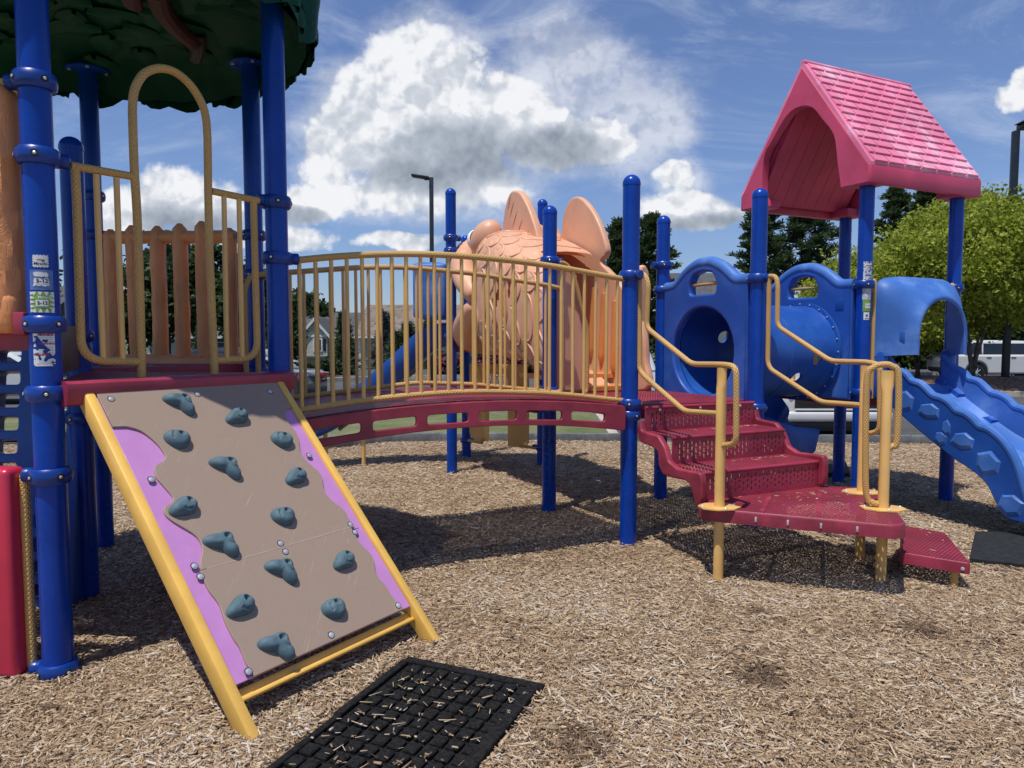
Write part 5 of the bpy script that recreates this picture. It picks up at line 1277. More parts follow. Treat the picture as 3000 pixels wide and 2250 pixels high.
def kerb(pts, w=.16, h=.15, base=-.22):
    mb = MB()
    P_ = [Vector(q) for q in pts]; L_, R_ = [], []
    for i, q in enumerate(P_):
        d = (P_[min(i + 1, len(P_) - 1)] - P_[max(i - 1, 0)]).normalized(); nn = Vector((-d.y, d.x)); L_.append(q + nn * w / 2); R_.append(q - nn * w / 2)
    for i in range(len(P_) - 1):
        mb.prism([V3(R_[i], base), V3(R_[i + 1], base), V3(L_[i + 1], base), V3(L_[i], base)], [V3(R_[i], base + h), V3(R_[i + 1], base + h), V3(L_[i + 1], base + h), V3(L_[i], base + h)])
    o = mb.build('kerb', 'concrete', None, smooth=0); return tag(o, kind='structure')
kerb([(kx + .02, 11.7), (kx + .09, 13), (kx + .2, 15.5)]); kerb([(-60, 15.68), (1.9, 15.68)])
far = [(-60, 15.9 + 6), (-26, 22), (-13, 25), (-8, 27.8), (-5.6, 30), (2, 32.2), (30, 34.5), (60, 35)]
kerb(far)
bd = MB(); kk = [V3(Vector(q), -.09) for q in far]
for a, b_ in zip(kk, kk[1:]): bd.add([a, b_, (b_.x * 1.1, 46, -.6), (a.x * 1.1, 46, -.6)], [(0, 1, 2, 3)])
bd.build('planting_bed', 'pinestraw', None, smooth=0)['kind'] = 'structure'
isl = [(12.2, 21.6), (13.2, 21.0), (26, 21.0), (30, 24), (26, 24.8), (13.2, 24.2), (12.2, 23.4)]
kerb(isl + [isl[0]], .2, .16)
n = 10; xs = np.linspace(12.3, 29, 22); ys = np.linspace(21.1, 24.7, 12)
def zi(x, y):
    e = min(1, max(0, (y - 21.05) / 1.0)) * min(1, max(0, (24.7 - y) / 1.2)) * min(1, max(0, (x - 12.2) / 1.5)); return -.10 + .38 * e + .03 * mnoise.noise(Vector((x * 1.5, y * 1.5, 0)))
grid_mesh('mulch_island', list(xs), list(ys), zi, 'pinestraw')
# border timbers round the mulch
bp = [onG(x, y, -.16) for x, y in ((640, 1322), (800, 1312), (930, 1302), (1040, 1295), (1150, 1289), (1290, 1289), (1430, 1289.5), (1570, 1290), (1710, 1290.5), (1850, 1291), (1990, 1292), (2130, 1293), (2270, 1294), (2400, 1295), (2535, 1296), (2670, 1297), (2800, 1298), (2930, 1300), (3060, 1302))]
for i, (a, b_) in enumerate(zip(bp, bp[1:])):
    d = b_ - a; mb = MB(); an = math.atan2(d.y, d.x)
    mb.box((a + b_) / 2 + Vector((0, 0, .02)), (d.length - .015, .10, .20), Matrix.Rotation(an, 3, 'Z'), .02)
    o = mb.build('border_timber', 'timber', None)
    side = 'the lawn' if b_.x < 1.7 else 'the parking lot'
    tag(o, 'grey plastic border timber between the wood chips and ' + side, 'border', 'plastic border timbers along ' + side)
    sk_ = MB(); sk_.box(b_ + Vector((0, -.005, .012)), (.05, .105, .19), Matrix.Rotation(an, 3, 'Z'), .02); j = sk_.build('joint', 'timber', None); j.parent = o

# ------------------------------------------------------------------ lamp posts
def lamp(label, base, h, arm, size=1.0, r=.055, fixture='flat'):
    t = thing('lamp_post', label, 'lamp post', base, 'black parking lot lamp posts'); b0 = Vector(base)
    MB().box(b0 + Vector((0, 0, h / 2)), (r * 2, r * 2, h), None, .01).build('pole', 'pole_black', t)
    MB().box(b0 + Vector((0, 0, .03)), (r * 4.4, r * 4.4, .10), None, .02).build('base_cover', 'pole_black', t)
    hd_ = MB()
    if fixture == 'flat':
        hd_.box(b0 + Vector((arm * .45, 0, h + .02)), (.55, .3, .07), Matrix.Rotation(-.16 * (1 if arm < 0 else -1) * -1, 3, 'Y'), .02)
        hd_.box(b0 + Vector((arm * .12, 0, h - .04)), (.26, .08, .08), None, .015)
    else:
        hd_.box(b0 + Vector((arm * .9, 0, h + .15)), (1.5, .45, .16), None, .03)
        hd_.prism([b0 + Vector((arm * q[0], q[1], h + .23)) for q in ((.05, -.2), (1.75, -.2), (1.75, .2), (.05, .2))][::(1 if arm > 0 else -1)], [b0 + Vector((arm * q[0], q[1], h + .42)) for q in ((.4, -.1), (1.5, -.1), (1.5, .1), (.4, .1))][::(1 if arm > 0 else -1)])
    hd_.build('lamp_head', 'pole_black', t)
q = onY(1268, 1146, 22.5); lamp('black lamp post behind the straight slide with a flat lamp pointing left', (q.x, q.y, q.z), onY(1268, 520, 22.5).z - q.z, -.75, r=.062)
q = onY(2944, 1124, 22.4); lamp('tall dark lamp post on the bark island at the right edge, boxy lamp head', (q.x, q.y, q.z), onY(2967, 384, 22.4).z - q.z, 1.0, r=.085, fixture='box')
q = onY(491, 1100, 24.0); lamp('thin black lamp post seen between the logs of the orange fence', (q.x, q.y, -.25), onY(491, 700, 24.0).z + .25, -.4, r=.06)

# ------------------------------------------------------------------ cars
M['paint_w'] = plain('white_car_paint', (.62, .63, .63), .22, .8, vary=.03); M['paint_k'] = plain('black_car_paint', (.012, .014, .02), .2, .8, vary=.1)
M['paint_s'] = plain('silver_car_paint', (.42, .47, .52), .24, .8, vary=.05)
M['glass'] = plain('car_glass', (.012, .016, .018), .06, .5, vary=.1); M['tyre'] = plain('tyre', (.018, .018, .018), .75); M['trim'] = plain('black_trim', (.012, .012, .013), .5)
M['lampr'] = plain('tail_lamp', (.28, .01, .012), .2, .5); M['lampw'] = plain('head_lamp', (.6, .62, .65), .12, .6)
def car(name, label, loc, rz, paint, kind='suv', length=4.7, height=1.72, width=1.88, low=False):
    t = thing(name, label, 'car', (0, 0, 0), None); h = height; l = length / 2; w = width
    if kind == 'suv': bodyp = [(-l, .42), (-l - .02, .75), (-l + .04, 1.02), (-l + .2, 1.08), (l - 1.35, 1.08), (l - .35, .98), (l - .06, .86), (l, .62), (l - .03, .38), (l - .15, .28), (-l + .15, .30)]
    else: bodyp = [(-l, .45), (-l, .72), (-l + .08, .93), (-l + .8, .98), (l - 1.3, .93), (l - .3, .80), (l - .03, .66), (l, .48), (l - .05, .30), (-l + .1, .30)]
    gh = [(-l + .22, 1.06), (-l + .48, h - .10), (-l + .75, h - .02), (-l + 1.7, h), (l - 1.95, h - .03), (l - 1.3, 1.07)] if kind == 'suv' else [(-l + .65, .96), (-l + 1.35, h - .05), (-l + 1.9, h), (l - 2.0, h - .02), (l - 1.2, .93)]
    RX = Matrix.Rotation(R(90), 4, 'X'); wr = .36 if kind == 'suv' else .32; ax_ = (-l + .98, l - .92)
    def arch_cut(ring):
        out = []
        for i, q in enumerate(ring):
            out.append(q)
        bot = [(x + (wr + .07) * math.cos(a), .34 + (wr + .07) * math.sin(a)) for x in (ax_[1], ax_[0]) for a in [R(-12 + k * 204 / 14) for k in range(15)]]
        return ring[:-1] + [(l - .3, .26)] * 0 + bot + [ring[-1]]
    rb_ = [(q[0], q[1]) for q in round_poly(bodyp, .12, 3)]
    k0 = max(i for i, q in enumerate(rb_) if q[0] > 0); ring = rb_[:k0 + 1] + [(x + (wr + .07) * math.cos(a), .34 + (wr + .07) * math.sin(a)) for x in (ax_[1], ax_[0]) for a in [R(-8 + k * 196 / 14) for k in range(15)]] + rb_[k0 + 1:]
    mb = MB(); me = flat_plate(ring, [], w, .09); mb.mesh(me, 0, RX); bpy.data.meshes.remove(me)
    bd_ = mb.build('car_body', paint, t, smooth=40)
    mb = MB(); me = flat_plate(round_poly(gh, .10, 3), [], w - .22, .10); mb.mesh(me, 0, RX)
    for i_, q in enumerate(mb.v):                   # tumblehome
        k = max(0, (q[2] - 1.0)) / (h - 1.0); mb.v[i_] = (q[0], q[1] * (1.07 - .14 * k), q[2])
    mb.build('cabin', paint, t, smooth=40)
    g0, g1 = 1.10 if kind == 'suv' else .97, h - .14
    def side_win(xa, xb, xc, xd):                    # bottom xa..xb, top xc..xd
        for sgn in (-1, 1):
            yb, yt = (w / 2 - .11) * 1.075 + .004, (w / 2 - .11) * .955 + .006
            q = [(xa, yb * sgn, g0), (xb, yb * sgn, g0), (xd, yt * sgn, g1), (xc, yt * sgn, g1)]; q2 = [(a, b_ - sgn * .02, c) for a, b_, c in q]
            mb = MB(); (mb.prism(q2, q) if sgn > 0 else mb.prism(q2[::-1], q[::-1])); mb.build('window', 'glass', t, smooth=0)
    if kind == 'suv':
        side_win(-l + .42, -l + 1.18, -l + .62, -l + 1.22); side_win(-l + 1.25, -l + 2.2, -l + 1.29, -l + 2.2); side_win(-l + 2.27, l - 1.45, -l + 2.27, l - 1.98)
    else: side_win(-l + 1.0, -l + 2.1, -l + 1.42, -l + 2.1); side_win(-l + 2.17, l - 1.4, -l + 2.17, l - 2.0)
    fx0, fx1 = (l - 1.30, l - 1.93) if kind == 'suv' else (l - 1.22, l - 1.98)
    mb = MB(); q = [(fx0 + .02, -w / 2 + .2, g0 + .01), (fx0 + .02, w / 2 - .2, g0 + .01), (fx1 + .04, w / 2 - .3, h - .08), (fx1 + .04, -w / 2 + .3, h - .08)]
    mb.prism([Vector(a) - Vector((.05, 0, .03)) for a in q], q); mb.build('windscreen', 'glass', t, smooth=0)
    bx0, bx1 = (-l + .22, -l + .48) if kind == 'suv' else (-l + .68, -l + 1.35)
    mb = MB(); q = [(bx0 - .02, w / 2 - .22, 1.14), (bx0 - .02, -w / 2 + .22, 1.14), (bx1 - .04, -w / 2 + .3, h - .16), (bx1 - .04, w / 2 - .3, h - .16)]
    mb.prism([Vector(a) + Vector((.05, 0, -.02)) for a in q], q); mb.build('rear_window', 'glass', t, smooth=0)
    for x in ax_:
        for sgn in (-1, 1):
            Rw_ = Matrix.Rotation(R(-90 * sgn), 3, 'X'); c = Vector((x, sgn * (w / 2 - .13), wr - .02))
            wh = MB().lathe([(wr - .12, -.10), (wr - .03, -.11), (wr, -.08), (wr, .08), (wr - .03, .11), (wr - .11, .115)], 30, c, Rw_, cap=False).build('wheel', 'tyre', t)
            rm = MB(); rm.lathe([(wr - .11, -.05), (wr - .105, .112), (wr - .13, .112), (wr - .15, .03), (0.01, .02)], 30, c, Rw_, cap=False, mi=1)
            for k in range(10):
                a = 2 * math.pi * k / 10; rot = Rw_ @ Matrix.Rotation(a, 3, 'Z'); rm.box(c + rot @ Vector(((wr - .12) * .52, 0, .085)), (wr - .12, .032, .03), rot, .006)
            rm.lathe([(.06, .07), (.055, .11), (0, .112)], 14, c, Rw_, cap=False)
            rm.build('rim', ['paint_s', 'trim'], wh)
            al = MB(); al.lathe([(wr + .075, -.02), (wr + .085, .02), (wr + .03, .02)], 30, c + Vector((0, sgn * .115, .02)), Rw_, cap=False); al.build('arch_trim', 'trim', t)
    MB().box((0, 0, .33), (length - 1.0, w - .06, .14), None, .03).build('sill_trim', 'trim', t)
    if low:
        MB().box((l + .03, 0, .37), (.16, w * .96, .17), None, .05, seg=4).build('bumper', paint, t)
        MB().box((l - .0, 0, .66), (.10, w * .80, .34), None, .03).build('upper_grille', 'trim', t)
        MB().box((l + .06, 0, .49), (.06, w * .82, .035), None, .012).build('bumper_strip', paint, t)
        MB().box((l - .02, 0, .20), (.16, w * .9, .17), None, .03).build('lower_grille', 'trim', t)
    fr = MB()
    fr.box((l - .012, 0, .74 if kind == 'suv' else .60), (.06, w * .62, .20), None, .02).box((l - .0, 0, .42), (.08, w * .74, .15), None, .03)
    fr.build('grille', 'trim', t)
    br_ = MB()
    for k in range(4): br_.box((l + .02, 0, .66 + k * .045 if kind == 'suv' else .55 + k * .035), (.02, w * .58, .008), None)
    br_.build('grille_bar', 'paint_s', t)
    MB().box((l + .0, 0, .30), (.10, w * .8, .06), None, .02).build('front_lip', 'trim', t)
    for sgn in (-1, 1):
        MB().box((l - .10, sgn * (w / 2 - .22), .80 if kind == 'suv' else .64), (.2, .36, .12), Matrix.Rotation(R(-14 * sgn), 3, 'Z'), .03).build('headlight', 'lampw', t)
        MB().box((-l + .04, sgn * (w / 2 - .2), .90 if kind == 'suv' else .80), (.14, .40, .15), None, .03).build('tail_light', 'lampr', t)
        MB().box((fx0 - .32, sgn * (w / 2 + .09), 1.10 if kind == 'suv' else .98), (.10, .2, .14), None, .04).build('mirror', 'trim', t)
        for x in ((-l + 1.45, -l + 2.45) if kind == 'suv' else (-l + 1.4, -l + 2.4)):
            MB().box((x, sgn * (w / 2 + .004), .95 if kind == 'suv' else .84), (.2, .03, .035), None, .012).build('door_handle', 'trim', t)
            MB().box((x + .72, sgn * (w / 2 - .0005), .66), (.008, .006, .62), None).build('door_gap', 'trim', t)
    MB().box((-l - .0, 0, .45), (.08, w * .8, .16), None, .03).build('rear_bumper', 'trim', t)
    t.location = loc; t.rotation_euler = (0, 0, rz); return t
q = onY(2925, 1100, 29.8); car('parked_car', 'white sport utility car side on behind the tree island at the right', (q.x, 29.8, -.215), 0, 'paint_w', 'suv', 5.0, 1.66)
car('parked_car', 'white car nose on to the playground, seen below the crawl tunnel', (5.62, 14.5, -.215), R(-90), 'paint_w', 'suv', 4.6, 1.60, low=True)
q = onY(1838, 1200, 16.5); car('parked_car', 'pale silver car nose on, glimpsed left of the blue tunnel panel', (q.x, 18.2, -.215), R(-94), 'paint_s', 'sedan', 4.6, 1.5)
q = onY(922, 1200, 17.0); car('parked_car', 'black car by the left end of the bridge, its rear showing', (q.x - 2.3, 17.3, -.215), R(176), 'paint_k', 'sedan', 4.6, 1.5)
car('parked_car', 'silver car seen through the blue net climber at far left', (-13.6, 19.2, -.215), R(8), 'paint_w', 'sedan', 4.6, 1.48)

# ------------------------------------------------------------------ houses
m, nt, b = material('lap_siding'); co = coords(nt); sx = nt.node('ShaderNodeSeparateXYZ'); nt.l.new(co, sx.inputs[0])
fr_ = nt.math('FRACT', nt.math('MULTIPLY', sx.outputs[2], 4.2)); nt.put(b.inputs['Base Color'], nt.mix(nt.math('MULTIPLY', nt.noise(co, 2, 4), .5), (.30, .31, .31), (.40, .41, .41)))
nt.put(b.inputs['Normal'], nt.bump(fr_, 1, .04)); b.inputs['Roughness'].default_value = .6; M['siding'] = m
M['siding_w'] = plain('cream_siding', (.46, .46, .40), .6, vary=.08); M['housetrim'] = plain('white_house_trim', (.7, .7, .7), .5)
def shingle(name, a, c, sc):
    m, nt, b = material(name); co = coords(nt); n1 = nt.noise(co, sc, 4, .7); n2 = nt.voro(nt.mapping(co, scale=(1, 1, 2)), sc * .6, out='Color')
    s_ = nt.node('ShaderNodeSeparateColor'); nt.l.new(n2, s_.inputs[0])
    nt.put(b.inputs['Base Color'], nt.mix(nt.math('MULTIPLY_ADD', s_.outputs[0], .5, nt.math('MULTIPLY', n1, .5)), a, c)); b.inputs['Roughness'].default_value = .9; return m
M['roof_g'] = shingle('grey_shingles', (.045, .048, .052), (.11, .115, .12), 5); M['roof_b'] = shingle('brown_shingles', (.07, .055, .045), (.30, .245, .20), 4)
M['pane'] = plain('window_glass', (.05, .06, .065), .1, .3)
def house(label, y, x0, x1, eave, ridge, depth, base, roof, wall, wins=(), hipl=0, hipr=0, gable=None):
    t = thing('house', label, 'house', ((x0 + x1) / 2, y, base), 'houses beyond the parking lot'); ov = .5
    MB().box(((x0 + x1) / 2, y + depth / 2, (eave + base) / 2), (x1 - x0, depth, eave - base), None).build('wall', wall, t, smooth=0)
    a = [(x0 - ov, y - ov, eave - .1), (x1 + ov, y - ov, eave - .1), (x1 + ov, y + depth + ov, eave - .1), (x0 - ov, y + depth + ov, eave - .1)]
    r0, r1 = (x0 - ov + hipl, y + depth / 2, ridge), (x1 + ov - hipr, y + depth / 2, ridge); dz = (0, 0, -.22)
    vs = [Vector(q) for q in a] + [Vector(r0), Vector(r1)]; vs += [q + Vector(dz) for q in vs[:4]]
    rf_ = MB().add(vs, [(0, 1, 5, 4), (1, 2, 5), (2, 3, 4, 5), (3, 0, 4), (0, 6, 7, 1), (1, 7, 8, 2), (2, 8, 9, 3), (3, 9, 6, 0), (6, 9, 8, 7)]).build('roof', roof, t, smooth=0)
    MB().box(((x0 + x1) / 2, y - ov - .06, eave - .16), (x1 - x0 + 2 * ov, .1, .24), None).build('gutter', 'housetrim', t, smooth=0)
    for xx in (x0, x1): MB().box((xx, y - .06, (eave + base) / 2), (.28, .12, eave - base), None).build('corner_board', 'housetrim', t, smooth=0)
    for wx, wz, ww_, wh_ in wins:
        f = MB().box((wx, y - .05, wz), (ww_ + .3, .1, wh_ + .3), None).build('window', 'housetrim', t, smooth=0)
        MB().box((wx, y - .09, wz + wh_ / 4), (ww_, .06, wh_ / 2 - .06), None).box((wx, y - .09, wz - wh_ / 4), (ww_, .06, wh_ / 2 - .06), None).build('pane', 'pane', f, smooth=0)
    if gable:
        gx0, gx1, gz0, gz1 = gable; gm_ = (gx0 + gx1) / 2; yy = y - 1.6
        MB().prism([(gx0, yy, base), (gx1, yy, base), (gx1, yy, gz0), (gm_, yy, gz1), (gx0, yy, gz0)], [(gx0, y + depth / 2, base), (gx1, y + depth / 2, base), (gx1, y + depth / 2, gz0), (gm_, y + depth / 2, gz1), (gx0, y + depth / 2, gz0)]).build('gable_wall', 'siding_w', t, smooth=0)
        rr = MB(); e = .45; sl_ = (gz1 - gz0) / (gm_ - gx0)
        for sgn, gx in ((-1, gx0), (1, gx1)):
            q = [(gx + sgn * e, yy - .4, gz0 - e * sl_), (gm_, yy - .4, gz1), (gm_, y + depth / 2, gz1), (gx + sgn * e, y + depth / 2, gz0 - e * sl_)]; rr.prism([Vector(p_) + Vector((0, 0, .06)) for p_ in q], [Vector(p_) + Vector((0, 0, .28)) for p_ in q])
        rr.build('gable_roof', roof, t, smooth=0)
        tr_ = MB()
        for sgn, gx in ((-1, gx0), (1, gx1)):
            q = [(gx + sgn * e, yy - .44, gz0 - e * sl_ - .22), (gm_, yy - .44, gz1 - .22), (gm_, yy - .44, gz1 + .26), (gx + sgn * e, yy - .44, gz0 - e * sl_ + .26)]; tr_.prism([Vector(p_) + Vector((0, .1, 0)) for p_ in q], q)
        tr_.box((gm_, yy - .06, gz0 - .35), (gx1 - gx0, .12, .3), None).build('rake_trim', 'housetrim', t, smooth=0)
        gw = MB().box((gm_ + .35, yy - .06, gz0 - 1.55), (1.25, .12, 1.75), None).build('window', 'housetrim', t, smooth=0); MB().box((gm_ + .35, yy - .11, gz0 - 1.55), (.9, .06, 1.4), None).build('pane', 'pane', gw, smooth=0)
        MB().box((gm_ + .35 + .9, yy - .05, gz0 - 1.55), (.35, .06, 1.6), None).build('shutter', 'trim', t, smooth=0)
        MB().box((gm_, yy - .8, gz0 - 3.15), (gx1 - gx0 + .4, 1.7, .25), None).build('porch_roof', 'roof_g', t, smooth=0)
    return t
X_ = lambda px, y: (px - 1500) / F * y
Z_ = lambda py, y: onY(1500, py, y).z
house('grey roofed house seen between the orange logs', 90, X_(438, 90), X_(735, 90), Z_(985, 90), Z_(868, 97), 14, -2.4, 'roof_g', 'siding', [(X_(568, 90), Z_(1003, 90), .9, 1.5), (X_(650, 90), Z_(1003, 90), .9, 1.5)], hipl=3.4)
house('house with a small cream gable and dark roof seen through the bridge railing', 96, X_(862, 96), X_(1062, 96), Z_(986, 96), Z_(916, 104), 15, -2.4, 'roof_g', 'siding', [(X_(1010, 96), Z_(1010, 96), .9, 1.5)], gable=(X_(887, 94), X_(957, 94), Z_(976, 94), Z_(936, 94)))
house('house with a wide mottled brown roof left of the straight slide', 84, X_(1054, 84), X_(1420, 84), Z_(984, 84), Z_(893, 91), 14, -2.3, 'roof_b', 'siding', [(X_(1110, 84), Z_(1010, 84), .9, 1.5)])
house('pale sided house behind the blue net climber at far left', 62, X_(-140, 62), X_(135, 62), 3.6, 6.4, 10, -1.3, 'roof_g', 'siding', [(X_(14, 62), Z_(1028, 62), 1.5, 1.7), (X_(118, 62), Z_(1050, 62), .8, 1.5)])
house('grey roofed house seen through the barred window of the tunnel panel', 80, X_(2010, 80), X_(2200, 80), Z_(905, 80), Z_(800, 87), 14, -2.2, 'roof_g', 'siding')
# ------------------------------------------------------------------ trees and shrubs
def leaf_mat(name, stops, tr_=.35, rough=.55):
    m, nt, b = material(name); at = nt.node('ShaderNodeAttribute', attribute_name='tone')
    c = nt.ramp(at.outputs['Fac'], stops); nt.put(b.inputs['Base Color'], c); b.inputs['Roughness'].default_value = rough; b.inputs['Specular IOR Level'].default_value = .3
    t = nt.node('ShaderNodeBsdfTranslucent'); nt.put(t.inputs[0], c); mx = nt.node('ShaderNodeMixShader'); mx.inputs[0].default_value = tr_
    nt.l.new(b.outputs[0], mx.inputs[1]); nt.l.new(t.outputs[0], mx.inputs[2]); nt.l.new(mx.outputs[0], m.node_tree.nodes['Material Output'].inputs[0]); return m
LM = {'dark': leaf_mat('dark_leaves', [(0, (.014, .03, .009)), (.5, (.035, .065, .02)), (1, (.07, .11, .035))]),
      'pine': leaf_mat('pine_needles', [(0, (.022, .042, .015)), (.5, (.06, .095, .038)), (1, (.13, .17, .065))], .3),
      'bright': leaf_mat('bright_leaves', [(0, (.12, .165, .014)), (.5, (.32, .38, .042)), (1, (.52, .56, .10))], .5),
      'blue': leaf_mat('blue_spruce_needles', [(0, (.02, .035, .03)), (.5, (.06, .09, .085)), (1, (.14, .18, .17))], .15),
      'shrub': leaf_mat('shrub_leaves', [(0, (.008, .02, .007)), (.6, (.025, .05, .015)), (1, (.05, .08, .025))], .25),
      'pinkf': leaf_mat('pink_blossom', [(0, (.14, .02, .05)), (.6, (.32, .03, .11)), (1, (.45, .08, .2))], .3)}
M['bark'] = plain('bark', (.10, .075, .055), .9, vary=.4, vscale=6, bump=1, bscale=14); M['bark_d'] = plain('dark_bark', (.055, .042, .034), .9, vary=.4, vscale=6, bump=1, bscale=14)
def unit(n):
    d = RNG.normal(size=(n, 3)); return d / np.linalg.norm(d, axis=1)[:, None]
def quads_at(P, size, aspect=1.6, flat=0.0, axis=None):
    n = len(P); a = unit(n) if axis is None else axis; b = unit(n); b -= a * (b * a).sum(1)[:, None]; b /= np.linalg.norm(b, axis=1)[:, None] + 1e-9
    s = size * RNG.uniform(.65, 1.35, n)[:, None]; a = a * s * aspect / 2; b = b * s / 2
    return np.stack([P - a, P - b * .9 + a * .1, P + a, P + b * .9 + a * .1], 1)
def limbs(root, base, h, r, pts, mat, forks=1):
    mb = MB(); b = Vector(base)
    top = b + Vector((0, 0, h))
    if forks == 1:
        cv = crom([b + Vector((0, 0, -.3)), b + Vector((.03 * h * random.uniform(-1, 1), 0, h * .35)), b + Vector((.04 * h * random.uniform(-1, 1), 0, h * .7)), top], 5)
        mb.tube(cv, [r * (1 - .85 * i / (len(cv) - 1)) * (1.35 if i == 0 else 1) for i in range(len(cv))], 9)
        stems = [cv]
    else:
        stems = []
        for k in range(forks):
            a = 2 * math.pi * k / forks + .5; e = Vector((math.cos(a), math.sin(a), 0)) * h * .28
            cv = crom([b + Vector((0, 0, -.3)), b + Vector((0, 0, h * .16)) + e * .08, b + e * .45 + Vector((0, 0, h * .5)), b + e + Vector((0, 0, h * .92))], 5)
            mb.tube(cv, [r * (.95 if i < 3 else .62) * (1 - .8 * i / (len(cv) - 1)) for i in range(len(cv))], 8); stems.append(cv)
    for p in pts:
        cv = random.choice(stems); p = Vector(p); cands = [q for q in cv if q.z < p.z - .05 * h] or cv[:3]; q = min(cands, key=lambda c: (c - p).length)
        mid = q.lerp(p, .5) + Vector((0, 0, .04 * h)); c2 = crom([q, mid, p], 4); rr = r * .22
        mb.tube(c2, [rr * (1 - .75 * i / (len(c2) - 1)) for i in range(len(c2))], 5)
    mb.build('trunk', mat, root)
def crown_tree(name, label, base, h, w, mat='dark', leaf=.3, count=4200, clumps=60, low=.25, cat='tree', forks=1, bark='bark_d', group='trees beyond the playground', droop=0, rcs=(.10, .19)):
    t = thing(name, label, cat, base, group); b = np.array(base)
    c = unit(clumps) * (RNG.uniform(.25, 1, clumps) ** .5)[:, None]; c[:, 2] = c[:, 2] * .5 + .5
    prof = np.sqrt(np.clip(1 - np.abs(c[:, 2:3] * 1.9 - .8) ** 2 * .62, .15, 1))
    cx = np.concatenate([c[:, :2] * prof * w / 2 * .86, low * h + c[:, 2:3] * h * (1 - low) * .94], 1)
    per = count // clumps; rc = w * RNG.uniform(*rcs, clumps)
    P = np.repeat(cx, per, 0) + RNG.normal(size=(clumps * per, 3)) * np.repeat(rc, per)[:, None] * np.array([.62, .62, .42])
    P[:, 2] -= droop * np.abs(RNG.normal(size=len(P))) * w * .05
    P[:, 2] = np.minimum(P[:, 2], h)
    tone = np.clip(np.repeat(RNG.uniform(.25, .75, clumps), per) + RNG.normal(0, .17, len(P)), 0, 1)
    quads_mesh('crown', quads_at(P, leaf) + b, tone, LM[mat], t)
    limbs(t, base, h * .8, max(.05, h * .018), [tuple(q + b) for q in cx[:22]], bark, forks); return t
def pine_tree(label, base, h, w, count=900, low=.3, name='pine_tree', mat='pine', cone=False, nlen=.34, group='trees beyond the playground', lean=0):
    t = thing(name, label, 'tree', base, group); b = np.array(base); tips = []; pts = []
    nb = 60 if not cone else 90
    for k in range(nb):
        f = (k + random.random()) / nb; z = h * (low + (1 - low) * f)
        r = w / 2 * ((1 - f) * .95 + .06) if cone else w / 2 * (math.sin(math.pi * (f * .82 + .16)) ** .7) * random.uniform(.5, 1.05)
        a = k * 2.4 + random.uniform(-.5, .5); e = np.array([r * math.cos(a), r * math.sin(a), z + (r * .18 if not cone else -r * .12)]); s0 = np.array([0, 0, z - (r * .15 if not cone else 0)])
        tips.append(e); m_ = max(3, int(count / nb))
        for q in range(m_):
            tt = random.uniform(.35 if not cone else .15, 1); pts.append(s0 + (e - s0) * tt + RNG.normal(size=3) * (w * .035) * np.array([1, 1, .6]))
    T = np.array(pts); per = 11; P0 = np.repeat(T, per, 0); d = unit(len(P0)); d[:, 2] = np.abs(d[:, 2]) * .8 + .1 if not cone else d[:, 2] * .5
    out = P0.copy(); out[:, 2] = 0; out /= np.linalg.norm(out, axis=1)[:, None] + 1e-6; d = d + out * .5; d /= np.linalg.norm(d, axis=1)[:, None]
    ln = nlen * RNG.uniform(.6, 1.2, len(P0)); P = P0 + d * (ln / 2)[:, None]
    sd = unit(len(P0)); sd -= d * (sd * d).sum(1)[:, None]; sd /= np.linalg.norm(sd, axis=1)[:, None]; wd = nlen * .17
    Vq = np.stack([P0 - sd * wd * .3, P0 + sd * wd * .3, P + d * (ln / 2)[:, None] + sd * wd * .5, P + d * (ln / 2)[:, None] - sd * wd * .5], 1)
    tone = np.clip(np.repeat(RNG.uniform(.15, .8, len(T)), per) + RNG.normal(0, .12, len(P0)), 0, 1)
    quads_mesh('crown', Vq + b, tone, LM[mat], t)
    limbs(t, base, h * .96, max(.06, h * .014), [tuple(q + b) for q in tips[::2]], 'bark_d'); return t
def place(px, y, top, wpx, by=None):
    x = X_(px, y); g = gfar(x, y) if y > 33 else -.2
    return (x, y, g), onY(px, top, y).z - g, wpx / F * y
for lab, px, y, top, w_, kw in (
        ('dark leafy tree at the far left edge, behind the orange log panel', 45, 66, 670, 250, {}),
        ('dark leafy tree behind the left logs of the orange fence', 375, 70, 770, 260, {}),
        ('tallest dark leafy tree behind the middle of the log fence', 492, 74, 668, 230, {}),
        ('dark leafy tree behind the right logs of the fence', 610, 72, 700, 230, {}),
        ('dark leafy tree hidden partly by the two posts right of the log fence', 720, 70, 750, 200, {}),
        ('dark round topped tree above the cream gabled house', 886, 110, 836, 130, {}),
        ('lower dark tree right of the round topped tree by the gabled house', 945, 104, 880, 110, {}),
        ('dark tree standing just right of the post at the bridge end', 838, 44, 905, 110, dict(low=.05)),
        ('shaded woodland tree behind the white sport utility car', 2830, 46, 800, 420, dict(low=.0, count=6500, clumps=90)),
        ('shaded woodland tree at the far right behind the tall lamp post', 3040, 44, 760, 380, dict(low=.0, count=6000, clumps=80)),
        ('shaded tree behind the hood of the climbing slide', 2600, 52, 860, 330, dict(low=.0, count=5000)),
        ('shaded tree behind the left tunnel panel', 1985, 60, 865, 170, dict(low=.0)),
        ('shaded tree behind the fish entrance', 1800, 58, 880, 220, dict(low=.0))):
    b_, h_, ww_ = place(px, y, top, w_); crown_tree('leafy_tree', lab, b_, h_, ww_, 'dark', .36 * y / 70 + .05, **{**dict(count=4200), **kw})
